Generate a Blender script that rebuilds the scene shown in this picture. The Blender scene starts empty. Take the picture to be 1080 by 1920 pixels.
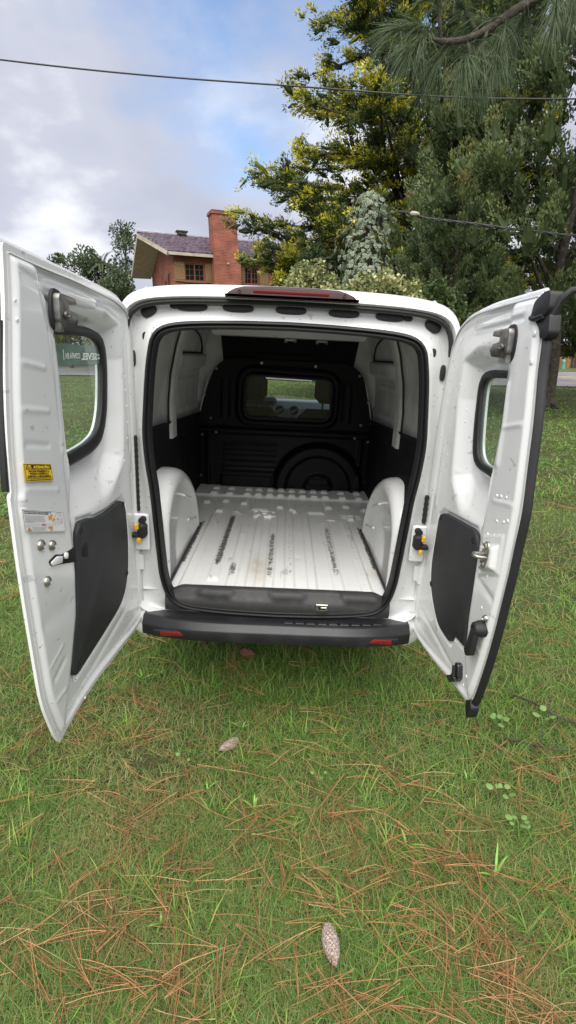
import bpy, bmesh, math, random
import numpy as np
from mathutils import Vector, Matrix

random.seed(7)
rng = np.random.default_rng(11)
C = bpy.context.scene.collection
SC = bpy.context.scene
R = math.radians

# ------------------------------------------------------------------ camera
cam_d = bpy.data.cameras.new('camera')
cam = bpy.data.objects.new('camera', cam_d)
C.objects.link(cam)
cam.location = (0, 0, 1.57)
cam.rotation_euler = (R(90 - 17.15), 0, 0)
cam_d.sensor_fit = 'VERTICAL'
cam_d.sensor_height = 24
cam_d.lens = 950 / 1920 * 24
cam_d.clip_start = 0.05
cam_d.clip_end = 1000
SC.camera = cam

# ------------------------------------------------------------------ sky and sun
SUN_EL, SUN_AZ = 58, 184          # azimuth from +Y towards +X, degrees
world = bpy.data.worlds.new('World')
SC.world = world
world.use_nodes = True
nt = world.node_tree
nt.nodes.clear()
N = nt.nodes.new
L = nt.links.new
out = N('ShaderNodeOutputWorld')
bg = N('ShaderNodeBackground')
bg.inputs['Strength'].default_value = 0.10
sky = N('ShaderNodeTexSky')
sky.sky_type = 'NISHITA'
sky.sun_disc = False
sky.ozone_density = 3.0
sky.sun_elevation = R(SUN_EL)
sky.sun_rotation = R(SUN_AZ)
tc = N('ShaderNodeTexCoord')
sep = N('ShaderNodeSeparateXYZ')
L(tc.outputs['Generated'], sep.inputs[0])
mz = N('ShaderNodeMath'); mz.operation = 'MAXIMUM'; mz.inputs[1].default_value = 0.0
L(sep.outputs['Z'], mz.inputs[0])
az = N('ShaderNodeMath'); az.operation = 'ADD'; az.inputs[1].default_value = 0.40
L(mz.outputs[0], az.inputs[0])
dv = N('ShaderNodeVectorMath'); dv.operation = 'DIVIDE'
cz = N('ShaderNodeCombineXYZ')
for k in range(3):
    L(az.outputs[0], cz.inputs[k])
L(tc.outputs['Generated'], dv.inputs[0]); L(cz.outputs[0], dv.inputs[1])
mp = N('ShaderNodeMapping')
mp.inputs['Location'].default_value = (6.6, 0.84, 0.0)
mp.inputs['Scale'].default_value = (1, 1, 0.0)
L(dv.outputs[0], mp.inputs[0])
n1 = N('ShaderNodeTexNoise'); n1.inputs['Scale'].default_value = 1.45
n1.inputs['Detail'].default_value = 8; n1.inputs['Roughness'].default_value = 0.52
L(mp.outputs[0], n1.inputs['Vector'])
cov = N('ShaderNodeValToRGB')
cov.color_ramp.elements[0].position = 0.30; cov.color_ramp.elements[1].position = 0.47
L(n1.outputs['Fac'], cov.inputs[0])
n2 = N('ShaderNodeTexNoise'); n2.inputs['Scale'].default_value = 2.6
n2.inputs['Detail'].default_value = 7; n2.inputs['Roughness'].default_value = 0.5
mp2 = N('ShaderNodeMapping'); mp2.inputs['Location'].default_value = (2.36, 8.58, 0); mp2.inputs['Scale'].default_value = (1, 1, 0)
L(dv.outputs[0], mp2.inputs[0]); L(mp2.outputs[0], n2.inputs['Vector'])
cc = N('ShaderNodeValToRGB')
e = cc.color_ramp.elements
e[0].position = 0.34; e[0].color = (2.9, 3.05, 3.7, 1)
e[1].position = 0.70; e[1].color = (6.2, 6.3, 6.4, 1)
m = cc.color_ramp.elements.new(0.52); m.color = (3.35, 3.5, 4.1, 1)
L(n2.outputs['Fac'], cc.inputs[0])
skm = N('ShaderNodeMix'); skm.data_type = 'RGBA'
boost = N('ShaderNodeVectorMath'); boost.operation = 'SCALE'; boost.inputs['Scale'].default_value = 1.25
L(sky.outputs[0], boost.inputs[0])
L(cov.outputs[0], skm.inputs['Factor']); L(boost.outputs[0], skm.inputs['A']); L(cc.outputs[0], skm.inputs['B'])
L(skm.outputs['Result'], bg.inputs[0]); L(bg.outputs[0], out.inputs[0])

sun_d = bpy.data.lights.new('sun', 'SUN')
sun_d.energy = 3.2
sun_d.angle = R(80)
sun_d.color = (1.0, 0.95, 0.87)
sun = bpy.data.objects.new('sun', sun_d)
C.objects.link(sun)
_sv = Vector((math.sin(R(SUN_AZ)) * math.cos(R(SUN_EL)), math.cos(R(SUN_AZ)) * math.cos(R(SUN_EL)), math.sin(R(SUN_EL))))
sun.rotation_euler = _sv.to_track_quat('Z', 'Y').to_euler()

SC.view_settings.view_transform = 'Standard'
SC.view_settings.look = 'None'
SC.view_settings.exposure = 0.96
SC.view_settings.gamma = 1
SC.view_settings.use_curve_mapping = False
SC.render.engine = 'CYCLES'
SC.cycles.max_bounces = 8
SC.cycles.transparent_max_bounces = 12
SC.cycles.use_denoising = True

# ------------------------------------------------------------------ helpers
def tag(o, label=None, cat=None, group=None, kind=None):
    if label: o['label'] = label
    if cat: o['category'] = cat
    if group: o['group'] = group
    if kind: o['kind'] = kind
    return o

def empty(name, loc=(0, 0, 0), rot=(0, 0, 0)):
    o = bpy.data.objects.new(name, None)
    o.empty_display_size = 0.1
    o.location = loc; o.rotation_euler = rot
    C.objects.link(o)
    return o

def link(me, name, parent=None):
    o = bpy.data.objects.new(name, me)
    C.objects.link(o)
    if parent: o.parent = parent
    return o

def fix_normals(me):
    bm = bmesh.new(); bm.from_mesh(me)
    bmesh.ops.recalc_face_normals(bm, faces=bm.faces[:])
    bm.to_mesh(me); bm.free()

def make(name, V, F, mat, parent=None, smooth=True, angle=None, midx=None, fix=True):
    me = bpy.data.meshes.new(name)
    me.from_pydata([tuple(v) for v in V], [], [tuple(int(i) for i in f) for f in F])
    for mt in (mat if isinstance(mat, (list, tuple)) else [mat]):
        me.materials.append(mt)
    if midx is not None:
        me.polygons.foreach_set('material_index', midx)
    if fix: fix_normals(me)
    me.polygons.foreach_set('use_smooth', [bool(smooth)] * len(me.polygons))
    if smooth and angle is not None:
        me.set_sharp_from_angle(angle=R(angle))
    me.update()
    return link(me, name, parent)

def fast(name, V, F, mat, parent=None, attrs=None, smooth=False, midx=None):
    """large mesh from arrays; F (M,k)"""
    V = np.asarray(V, np.float32); F = np.asarray(F, np.int32)
    me = bpy.data.meshes.new(name)
    me.vertices.add(len(V)); me.vertices.foreach_set('co', V.ravel())
    k = F.shape[1]
    me.loops.add(F.size); me.loops.foreach_set('vertex_index', F.ravel())
    me.polygons.add(len(F))
    me.polygons.foreach_set('loop_start', np.arange(0, F.size, k, dtype=np.int32))
    try:
        me.polygons.foreach_set('loop_total', np.full(len(F), k, np.int32))
    except Exception:
        pass
    me.polygons.foreach_set('use_smooth', np.full(len(F), smooth))
    for mt in (mat if isinstance(mat, (list, tuple)) else [mat]):
        me.materials.append(mt)
    if midx is not None:
        me.polygons.foreach_set('material_index', np.asarray(midx, np.int32))
    for an, av in (attrs or {}).items():
        a = me.attributes.new(an, 'FLOAT', 'POINT')
        a.data.foreach_set('value', np.asarray(av, np.float32))
    me.update(calc_edges=True)
    me.validate()
    return link(me, name, parent)

class MB:
    """collects primitive shapes into one mesh"""
    def __init__(s): s.V = []; s.F = []; s.M = []
    def add(s, V, F, m=0):
        o = len(s.V); s.V += [tuple(v) for v in V]
        for f in F: s.F.append(tuple(i + o for i in f)); s.M.append(m)
        return s
    def box(s, c, d, m=0, rot=None, b=0.0):
        x, y, z = [k / 2 for k in d]
        if b <= 0:
            V = [Vector((i * x, j * y, k * z)) for i in (-1, 1) for j in (-1, 1) for k in (-1, 1)]
            F = [(0, 1, 3, 2), (4, 6, 7, 5), (0, 4, 5, 1), (2, 3, 7, 6), (0, 2, 6, 4), (1, 5, 7, 3)]
        else:
            b = min(b, x * .95, y * .95, z * .95)
            V = []; idx = {}
            for i in (-1, 1):
                for j in (-1, 1):
                    for k in (-1, 1):
                        for ax in range(3):
                            p = [i * (x - b), j * (y - b), k * (z - b)]
                            p[ax] = (i, j, k)[ax] * (x, y, z)[ax]
                            idx[(i, j, k, ax)] = len(V); V.append(Vector(p))
            F = []
            for ax in range(3):
                o1, o2 = [q for q in range(3) if q != ax]
                for sg in (-1, 1):
                    f = []
                    for a1, a2 in ((-1, -1), (1, -1), (1, 1), (-1, 1)):
                        t = [0, 0, 0]; t[ax] = sg; t[o1] = a1; t[o2] = a2
                        f.append(idx[(t[0], t[1], t[2], ax)])
                    F.append(f)
            for ax in range(3):
                o1, o2 = [q for q in range(3) if q != ax]
                for s1 in (-1, 1):
                    for s2 in (-1, 1):
                        f = []
                        for sg in (-1, 1):
                            t = [0, 0, 0]; t[ax] = sg; t[o1] = s1; t[o2] = s2
                            f.append((idx[(t[0], t[1], t[2], o1)], idx[(t[0], t[1], t[2], o2)]))
                        F.append((f[0][0], f[0][1], f[1][1], f[1][0]))
            for i in (-1, 1):
                for j in (-1, 1):
                    for k in (-1, 1):
                        F.append([idx[(i, j, k, ax)] for ax in range(3)])
        if rot is not None:
            V = [rot @ v for v in V]
        V = [v + Vector(c) for v in V]
        return s.add(V, F, m)
    def tube(s, P, r, n=8, m=0, closed=False, cap=True):
        V, F = tube_geo(P, r, n, closed, cap)
        return s.add(V, F, m)
    def cyl(s, a, b, r, n=16, m=0, r2=None):
        return s.tube([a, b], [r, r if r2 is None else r2], n, m)
    def lathe(s, c, axis, prof, n=20, m=0):
        """prof: (radius, height) along axis"""
        axis = Vector(axis).normalized()
        q = axis.to_track_quat('Z', 'Y')
        V = []; F = []
        for r_, h in prof:
            for k in range(n):
                a = 2 * math.pi * k / n
                V.append(q @ Vector((r_ * math.cos(a), r_ * math.sin(a), h)) + Vector(c))
        for i in range(len(prof) - 1):
            for k in range(n):
                F.append((i * n + k, i * n + (k + 1) % n, (i + 1) * n + (k + 1) % n, (i + 1) * n + k))
        F.append(tuple(range(n))[::-1]); F.append(tuple((len(prof) - 1) * n + k for k in range(n)))
        return s.add(V, F, m)
    def build(s, name, mat, parent=None, smooth=True, angle=35):
        return make(name, s.V, s.F, mat, parent, smooth, angle, s.M)

def tube_geo(P, r, n=8, closed=False, cap=True):
    P = [Vector(p) for p in P]
    K = len(P)
    rr = list(r) if isinstance(r, (list, tuple, np.ndarray)) else [r] * K
    T = []
    for i in range(K):
        if closed: t = P[(i + 1) % K] - P[i - 1]
        else: t = P[min(i + 1, K - 1)] - P[max(i - 1, 0)]
        T.append(t.normalized() if t.length > 1e-9 else Vector((0, 0, 1)))
    ref = Vector((0, 0, 1)) if abs(T[0].z) < .9 else Vector((1, 0, 0))
    nrm = T[0].cross(ref).normalized()
    V = []; F = []
    for i in range(K):
        nrm = (nrm - T[i] * nrm.dot(T[i]))
        nrm = nrm.normalized() if nrm.length > 1e-6 else T[i].orthogonal().normalized()
        bi = T[i].cross(nrm)
        for k in range(n):
            a = 2 * math.pi * k / n
            V.append(P[i] + (nrm * math.cos(a) + bi * math.sin(a)) * rr[i])
    for i in range(K if closed else K - 1):
        j = (i + 1) % K
        for k in range(n):
            F.append((i * n + k, i * n + (k + 1) % n, j * n + (k + 1) % n, j * n + k))
    if cap and not closed:
        F.append(tuple(range(n))[::-1]); F.append(tuple((K - 1) * n + k for k in range(n)))
    return V, F

def tubes(name, paths, mat, parent=None, n=5):
    V = []; F = []
    for P, r in paths:
        v, f = tube_geo(P, r, n, cap=False)
        o = len(V); V += v; F += [tuple(i + o for i in q) for q in f]
    return fast(name, np.array([tuple(v) for v in V]), np.array(F), mat, parent, smooth=True)

def spline(pts, per=8, closed=False):
    P = [np.array(p, float) for p in pts]; K = len(P); o = []
    for i in range(K if closed else K - 1):
        if closed: p0, p1, p2, p3 = P[i - 1], P[i], P[(i + 1) % K], P[(i + 2) % K]
        else: p0, p1, p2, p3 = P[max(i - 1, 0)], P[i], P[i + 1], P[min(i + 2, K - 1)]
        for k in range(per):
            t = k / per
            o.append(.5 * (2 * p1 + (p2 - p0) * t + (2 * p0 - 5 * p1 + 4 * p2 - p3) * t * t + (3 * p1 - p0 - 3 * p2 + p3) * t ** 3))
    if not closed: o.append(P[-1])
    return o

def round_poly(pts, r, n=5):
    P = [np.array(p, float) for p in pts]; K = len(P); o = []
    for i in range(K):
        a, b, c = P[i - 1], P[i], P[(i + 1) % K]
        ri = r[i] if isinstance(r, (list, tuple)) else r
        d1 = a - b; d2 = c - b
        l1 = min(ri, np.linalg.norm(d1) * .45); l2 = min(ri, np.linalg.norm(d2) * .45)
        p = b + d1 / np.linalg.norm(d1) * l1; q = b + d2 / np.linalg.norm(d2) * l2
        for k in range(n + 1):
            t = k / n
            o.append((1 - t) ** 2 * p + 2 * t * (1 - t) * b + t * t * q)
    return o

def resample(pts, n, closed=False):
    P = np.array(pts, float)
    if closed: P = np.vstack([P, P[:1]])
    d = np.r_[0, np.cumsum(np.linalg.norm(np.diff(P, axis=0), axis=1))]
    t = np.linspace(0, d[-1], n + (1 if closed else 0))
    if closed: t = t[:-1]
    return np.stack([np.interp(t, d, P[:, k]) for k in range(P.shape[1])], 1)

def sd_poly(P, poly):
    """signed distance (negative inside) and nearest point"""
    P = np.asarray(P, float); A = np.array(poly, float); B = np.roll(A, -1, 0)
    best = np.full(len(P), 1e9); near = np.zeros_like(P); ins = np.zeros(len(P), bool)
    for a, b in zip(A, B):
        ab = b - a; l2 = ab @ ab
        if l2 < 1e-14: continue
        t = np.clip(((P - a) @ ab) / l2, 0, 1)
        q = a + t[:, None] * ab
        d = np.hypot(*(P - q).T)
        u = d < best
        best[u] = d[u]; near[u] = q[u]
        cr = (a[1] > P[:, 1]) != (b[1] > P[:, 1])
        with np.errstate(divide='ignore', invalid='ignore'):
            xi = (b[0] - a[0]) * (P[:, 1] - a[1]) / (b[1] - a[1]) + a[0]
        ins ^= cr & (P[:, 0] < xi)
    return np.where(ins, -best, best), near

def sstep(a, b, x):
    t = np.clip((x - a) / (b - a), 0, 1)
    return t * t * (3 - 2 * t)

def seg_bump(U, Z, feats):
    """raised creases (u0,z0,u1,z1,halfwidth,height)"""
    w = np.zeros_like(U)
    for u0, z0, u1, z1, hw, h in feats:
        a = np.array([u0, z0]); b = np.array([u1, z1]); ab = b - a
        l2 = max(ab @ ab, 1e-9)
        t = np.clip(((U - a[0]) * ab[0] + (Z - a[1]) * ab[1]) / l2, 0, 1)
        d = np.hypot(U - a[0] - t * ab[0], Z - a[1] - t * ab[1])
        w += h * np.exp(-(d / hw) ** 2)
    return w

def grid_in_poly(outline, step, hole=None):
    """regular grid clipped to a polygon (with an optional hole), border snapped on to it"""
    A = np.array(outline)
    lo = A.min(0) - step; hi = A.max(0) + step
    nx = int((hi[0] - lo[0]) / step) + 1; ny = int((hi[1] - lo[1]) / step) + 1
    gx, gy = np.meshgrid(lo[0] + np.arange(nx) * step, lo[1] + np.arange(ny) * step, indexing='ij')
    P = np.stack([gx.ravel(), gy.ravel()], 1)
    sd, near = sd_poly(P, outline)
    sdh = nearh = None
    ok = sd < step * .35
    if hole is not None:
        sdh, nearh = sd_poly(P, hole)
        ok &= sdh > -step * .35
    ok = ok.reshape(nx, ny)
    q = ok[:-1, :-1] & ok[1:, :-1] & ok[:-1, 1:] & ok[1:, 1:]
    I, J = np.nonzero(q)
    idx = np.arange(nx * ny).reshape(nx, ny)
    F = np.stack([idx[I, J], idx[I + 1, J], idx[I + 1, J + 1], idx[I, J + 1]], 1)
    used = np.unique(F); rm = np.full(nx * ny, -1); rm[used] = np.arange(len(used))
    F = rm[F]; P = P[used]; near = near[used]; sd = sd[used]
    # border edges
    E = np.concatenate([F[:, [0, 1]], F[:, [1, 2]], F[:, [2, 3]], F[:, [3, 0]]])
    key = np.sort(E, 1); k1 = key[:, 0] * 10 ** 7 + key[:, 1]
    un, inv, cnt = np.unique(k1, return_inverse=True, return_counts=True)
    be = E[cnt[inv] == 1]
    bv = np.unique(be)
    if hole is not None:
        nearh = nearh[used]; sdh = sdh[used]
        toh = np.abs(sdh[bv]) < np.abs(sd[bv])
        P[bv[toh]] = nearh[bv[toh]]; P[bv[~toh]] = near[bv[~toh]]
    else:
        P[bv] = near[bv]
    return P, F, be

def prism(poly, w0, w1, fmap, b=0.0, mb=None, m=0):
    """polygon (2d) extruded from w0 to w1 with a rounded edge at w1; fmap(u,v,w)->3d"""
    P = np.array(poly, float)
    ar = .5 * np.sum(P[:, 0] * np.roll(P[:, 1], -1) - np.roll(P[:, 0], -1) * P[:, 1])
    if ar < 0: P = P[::-1]
    K = len(P)
    d = np.roll(P, -1, 0) - np.roll(P, 1, 0)
    nrm = np.stack([-d[:, 1], d[:, 0]], 1); nrm /= np.linalg.norm(nrm, axis=1)[:, None] + 1e-9
    sg = 1 if w1 > w0 else -1
    rings = [(0, w0)]
    if b > 0: rings += [(0, w1 - sg * b), (.3 * b, w1 - sg * .3 * b), (b, w1)]
    else: rings += [(0, w1)]
    V = []; F = []
    for ins, w in rings:
        for p, q in zip(P, nrm):
            V.append(fmap(p[0] + q[0] * ins, p[1] + q[1] * ins, w))
    for i in range(len(rings) - 1):
        for k in range(K):
            F.append((i * K + k, i * K + (k + 1) % K, (i + 1) * K + (k + 1) % K, (i + 1) * K + k))
    F.append(tuple(range(K))[::-1]); F.append(tuple((len(rings) - 1) * K + k for k in range(K)))
    if mb is None: mb = MB()
    return mb.add(V, F, m)

def vnoise(x, y, scale, seed=0):
    """smooth value noise on arrays, 0..1"""
    rs = np.random.default_rng(seed); T = rs.random((64, 64))
    x = np.asarray(x) * scale + 100; y = np.asarray(y) * scale + 100
    xi = np.floor(x).astype(int); yi = np.floor(y).astype(int)
    fx = x - xi; fy = y - yi
    fx = fx * fx * (3 - 2 * fx); fy = fy * fy * (3 - 2 * fy)
    g = lambda i, j: T[i % 64, j % 64]
    return (g(xi, yi) * (1 - fx) + g(xi + 1, yi) * fx) * (1 - fy) + (g(xi, yi + 1) * (1 - fx) + g(xi + 1, yi + 1) * fx) * fy

# ------------------------------------------------------------------ materials
def mat(name, col, rough=.5, metal=0., spec=.5, coat=0., noise=None, bump=None, emit=None):
    m_ = bpy.data.materials.new(name); m_.use_nodes = True
    t = m_.node_tree; p = t.nodes['Principled BSDF']
    p.inputs['Base Color'].default_value = (*col, 1)
    p.inputs['Roughness'].default_value = rough
    p.inputs['Metallic'].default_value = metal
    p.inputs['Specular IOR Level'].default_value = spec
    p.inputs['Coat Weight'].default_value = coat
    p.inputs['Coat Roughness'].default_value = .08
    if noise:   # (scale, colour2, lo, hi)
        tcn = t.nodes.new('ShaderNodeTexCoord')
        nz = t.nodes.new('ShaderNodeTexNoise'); nz.inputs['Scale'].default_value = noise[0]; nz.inputs['Detail'].default_value = 6
        rp = t.nodes.new('ShaderNodeValToRGB')
        rp.color_ramp.elements[0].position = noise[2]; rp.color_ramp.elements[0].color = (*col, 1)
        rp.color_ramp.elements[1].position = noise[3]; rp.color_ramp.elements[1].color = (*noise[1], 1)
        t.links.new(tcn.outputs['Object'], nz.inputs['Vector'])
        t.links.new(nz.outputs['Fac'], rp.inputs[0]); t.links.new(rp.outputs[0], p.inputs['Base Color'])
    if bump:    # (scale, strength, distance)
        tcn = t.nodes.new('ShaderNodeTexCoord')
        nz = t.nodes.new('ShaderNodeTexNoise'); nz.inputs['Scale'].default_value = bump[0]; nz.inputs['Detail'].default_value = 5
        bp = t.nodes.new('ShaderNodeBump'); bp.inputs['Strength'].default_value = bump[1]; bp.inputs['Distance'].default_value = bump[2]
        t.links.new(tcn.outputs['Object'], nz.inputs['Vector'])
        t.links.new(nz.outputs['Fac'], bp.inputs['Height']); t.links.new(bp.outputs[0], p.inputs['Normal'])
    return m_

def leaf_mat(name, stops, trans=.25, rough=.55, attr='tint'):
    """foliage: colour by a per-point tint (kind/age of the leaf, top light on the golden cypress), with light passing through"""
    m_ = bpy.data.materials.new(name); m_.use_nodes = True
    t = m_.node_tree; t.nodes.clear()
    o = t.nodes.new('ShaderNodeOutputMaterial'); a = t.nodes.new('ShaderNodeAttribute'); a.attribute_name = attr
    rp = t.nodes.new('ShaderNodeValToRGB')
    el = rp.color_ramp.elements
    el[0].position = stops[0][0]; el[0].color = (*stops[0][1], 1)
    el[1].position = stops[-1][0]; el[1].color = (*stops[-1][1], 1)
    for ps, c in stops[1:-1]:
        q = el.new(ps); q.color = (*c, 1)
    p = t.nodes.new('ShaderNodeBsdfPrincipled'); p.inputs['Roughness'].default_value = rough
    p.inputs['Specular IOR Level'].default_value = .35
    tr = t.nodes.new('ShaderNodeBsdfTranslucent'); mx = t.nodes.new('ShaderNodeMixShader'); mx.inputs[0].default_value = trans
    t.links.new(a.outputs['Fac'], rp.inputs[0]); t.links.new(rp.outputs[0], p.inputs['Base Color']); t.links.new(rp.outputs[0], tr.inputs['Color'])
    t.links.new(p.outputs[0], mx.inputs[1]); t.links.new(tr.outputs[0], mx.inputs[2]); t.links.new(mx.outputs[0], o.inputs[0])
    return m_

def glass_mat(name, tint=(.8, .9, .85), refl=.06, fog=None):
    m_ = bpy.data.materials.new(name); m_.use_nodes = True
    t = m_.node_tree; t.nodes.clear()
    o = t.nodes.new('ShaderNodeOutputMaterial')
    tr = t.nodes.new('ShaderNodeBsdfTransparent'); tr.inputs[0].default_value = (*tint, 1)
    gl = t.nodes.new('ShaderNodeBsdfGlossy'); gl.inputs['Roughness'].default_value = .02
    lw = t.nodes.new('ShaderNodeLayerWeight'); lw.inputs['Blend'].default_value = .5
    pw = t.nodes.new('ShaderNodeMath'); pw.operation = 'POWER'; pw.inputs[1].default_value = 4.5
    fr = t.nodes.new('ShaderNodeMath'); fr.operation = 'MULTIPLY_ADD'; fr.inputs[1].default_value = .85; fr.inputs[2].default_value = .04
    t.links.new(lw.outputs['Facing'], pw.inputs[0]); t.links.new(pw.outputs[0], fr.inputs[0])
    mx = t.nodes.new('ShaderNodeMixShader')
    t.links.new(fr.outputs[0], mx.inputs[0]); t.links.new(tr.outputs[0], mx.inputs[1]); t.links.new(gl.outputs[0], mx.inputs[2])
    last = mx
    if fog:   # misted patches: a thin diffuse film
        df = t.nodes.new('ShaderNodeBsdfDiffuse'); df.inputs[0].default_value = (*fog[0], 1)
        m2 = t.nodes.new('ShaderNodeMixShader')
        tcn = t.nodes.new('ShaderNodeTexCoord'); nz = t.nodes.new('ShaderNodeTexNoise'); nz.inputs['Scale'].default_value = 7
        mr = t.nodes.new('ShaderNodeMapRange'); mr.inputs[1].default_value = .3; mr.inputs[2].default_value = .75
        mr.inputs[3].default_value = fog[1]; mr.inputs[4].default_value = fog[2]
        t.links.new(tcn.outputs['Object'], nz.inputs['Vector']); t.links.new(nz.outputs['Fac'], mr.inputs[0]); t.links.new(mr.outputs[0], m2.inputs[0])
        t.links.new(mx.outputs[0], m2.inputs[1]); t.links.new(df.outputs[0], m2.inputs[2]); last = m2
    t.links.new(last.outputs[0], o.inputs[0])
    return m_

def paint_mat(name, base, wear_attr=False, rough=.22):
    """white body paint with fine scuffs, specks and slight orange peel"""
    m_ = bpy.data.materials.new(name); m_.use_nodes = True
    t = m_.node_tree; p = t.nodes['Principled BSDF']; n = t.nodes.new; l = t.links.new
    p.inputs['Roughness'].default_value = rough; p.inputs['Coat Weight'].default_value = .5; p.inputs['Coat Roughness'].default_value = .07
    tcn = n('ShaderNodeTexCoord')
    def noise(sc, de=5, ro=.5, vec=None):
        q = n('ShaderNodeTexNoise'); q.inputs['Scale'].default_value = sc; q.inputs['Detail'].default_value = de; q.inputs['Roughness'].default_value = ro
        l(vec or tcn.outputs['Object'], q.inputs['Vector']); return q
    def ramp(src, a, b, ca=(0, 0, 0, 1), cb=(1, 1, 1, 1)):
        q = n('ShaderNodeValToRGB'); q.color_ramp.elements[0].position = a; q.color_ramp.elements[1].position = b
        q.color_ramp.elements[0].color = ca; q.color_ramp.elements[1].color = cb
        l(src, q.inputs[0]); return q
    def mix(fac, a, b):
        q = n('ShaderNodeMix'); q.data_type = 'RGBA'
        if isinstance(fac, float): q.inputs['Factor'].default_value = fac
        else: l(fac, q.inputs['Factor'])
        for s_, v in (('A', a), ('B', b)):
            if isinstance(v, tuple): q.inputs[s_].default_value = (*v, 1)
            else: l(v, q.inputs[s_])
        return q.outputs['Result']
    dirt = ramp(noise(3.5, 7, .6).outputs['Fac'], .45, .85)
    dm = n('ShaderNodeMath'); dm.operation = 'MULTIPLY'; dm.inputs[1].default_value = .35; l(dirt.outputs[0], dm.inputs[0])
    col = mix(dm.outputs[0], base, (base[0] * .8, base[1] * .78, base[2] * .72))
    speck = ramp(noise(70, 2, .5).outputs['Fac'], .715, .75)
    sm = n('ShaderNodeMath'); sm.operation = 'MULTIPLY'; sm.inputs[1].default_value = .7; l(speck.outputs[0], sm.inputs[0])
    col = mix(sm.outputs[0], col, (.12, .11, .10))
    mpn = n('ShaderNodeMapping'); mpn.inputs['Scale'].default_value = (1, .25, 1.6); mpn.inputs['Rotation'].default_value = (.5, .3, .8); l(tcn.outputs['Object'], mpn.inputs[0])
    scr = ramp(noise(22, 3, .5, mpn.outputs[0]).outputs['Fac'], .67, .71)
    sm2 = n('ShaderNodeMath'); sm2.operation = 'MULTIPLY'; sm2.inputs[1].default_value = .4; l(scr.outputs[0], sm2.inputs[0])
    col = mix(sm2.outputs[0], col, (.25, .24, .23))
    if wear_attr:
        at = n('ShaderNodeAttribute'); at.attribute_name = 'wear'
        wv = noise(60, 7, .72)
        mpw = n('ShaderNodeMapping'); mpw.inputs['Scale'].default_value = (1.0, .8, 1); l(tcn.outputs['Object'], mpw.inputs[0]); l(mpw.outputs[0], wv.inputs['Vector'])
        ad = n('ShaderNodeMath'); ad.operation = 'ADD'; l(at.outputs['Fac'], ad.inputs[0]); l(wv.outputs['Fac'], ad.inputs[1])
        wm = ramp(ad.outputs[0], .80, .96)
        wc = ramp(noise(60, 4, .6).outputs['Fac'], .35, .65, (.03, .03, .032, 1), (.22, .2, .19, 1))
        col = mix(wm.outputs[0], col, wc.outputs[0])
        a2 = n('ShaderNodeAttribute'); a2.attribute_name = 'stain'
        sm3 = n('ShaderNodeMath'); sm3.operation = 'MULTIPLY'; l(a2.outputs['Fac'], sm3.inputs[0]); l(noise(18, 5, .6).outputs['Fac'], sm3.inputs[1])
        col = mix(sm3.outputs[0], col, (.42, .33, .22))
    l(col, p.inputs['Base Color'])
    bp = n('ShaderNodeBump'); bp.inputs['Strength'].default_value = .05; bp.inputs['Distance'].default_value = .004
    l(noise(45, 2, .5).outputs['Fac'], bp.inputs['Height']); l(bp.outputs[0], p.inputs['Normal'])
    return m_

M = {}
M['white'] = paint_mat('white_paint', (.74, .75, .75))
M['floor'] = paint_mat('cargo_floor_paint', (.80, .81, .80), True, .38)
M['inner'] = mat('inner_grey_white_paint', (.60, .60, .58), .4, noise=(6, (.42, .42, .40), .4, .7))
M['rubber'] = mat('black_rubber', (.012, .012, .013), .55, bump=(60, .15, .002))
M['plug'] = mat('black_plug', (.014, .014, .015), .6)
M['trim'] = mat('dark_trim_panel', (.024, .025, .027), .62, noise=(14, (.034, .035, .037), .4, .8), bump=(300, .25, .001))
M['blackplastic'] = mat('black_bulkhead_plastic', (.0035, .0035, .004), .5, spec=.22, bump=(220, .2, .001))
M['blackliner'] = mat('black_liner', (.0045, .0047, .0058), .75, spec=.25, bump=(180, .3, .001))
M['bumper'] = mat('grey_bumper_plastic', (.015, .0155, .018), .36, noise=(9, (.030, .031, .036), .45, .75), bump=(250, .15, .001))
M['sill'] = mat('worn_sill_plastic', (.032, .032, .033), .6, noise=(26, (.055, .055, .052), .5, .8), bump=(150, .3, .001))
M['steel'] = mat('zinc_steel', (.48, .46, .42), .34, .9, noise=(30, (.25, .24, .22), .4, .7))
M['latchsteel'] = mat('latch_steel', (.27, .26, .24), .38, .85, noise=(45, (.12, .115, .11), .4, .7))
M['grooveline'] = mat('groove_line_grey', (.50, .50, .49), .6)
M['darksteel'] = mat('dark_steel', (.10, .10, .10), .35, .9)
M['hole'] = mat('black_opening', (.006, .006, .006), .8)
M['redlamp'] = mat('smoked_red_lens', (.030, .005, .007), .32, spec=.3)
M['redbar'] = mat('red_lens', (.20, .007, .010), .15, coat=1.)
M['yellowclip'] = mat('yellow_plastic', (.75, .42, .02), .4)
M['yellow'] = mat('yellow_sticker', (.95, .62, .01), .4)
M['stickerwhite'] = mat('white_sticker', (.82, .82, .82), .35)
M['ink'] = mat('black_ink', (.02, .02, .02), .5)
M['greyink'] = mat('grey_ink', (.28, .28, .28), .5)
M['brownink'] = mat('brown_ink', (.07, .03, .01), .5)
M['orangeink'] = mat('orange_ink', (.85, .36, .02), .5)
M['redink'] = mat('red_ink', (.7, .05, .08), .5)
M['letterwhite'] = mat('white_lettering', (.8, .85, .82), .4)
M['dash'] = mat('grey_dashboard', (.30, .35, .41), .5)
M['dashdark'] = mat('dark_dashboard', (.03, .032, .036), .5)
M['seat'] = mat('dark_seat_cloth', (.012, .012, .012), .9, bump=(200, .4, .002))
M['glass'] = glass_mat('window_glass', (.80, .88, .83), fog=((.50, .56, .52), .04, .20))
M['clearglass'] = glass_mat('clear_glass', (.90, .95, .93))
M['band'] = glass_mat('green_film_band', (.30, .44, .40), fog=((.38, .46, .43), .58, .70))
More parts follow.
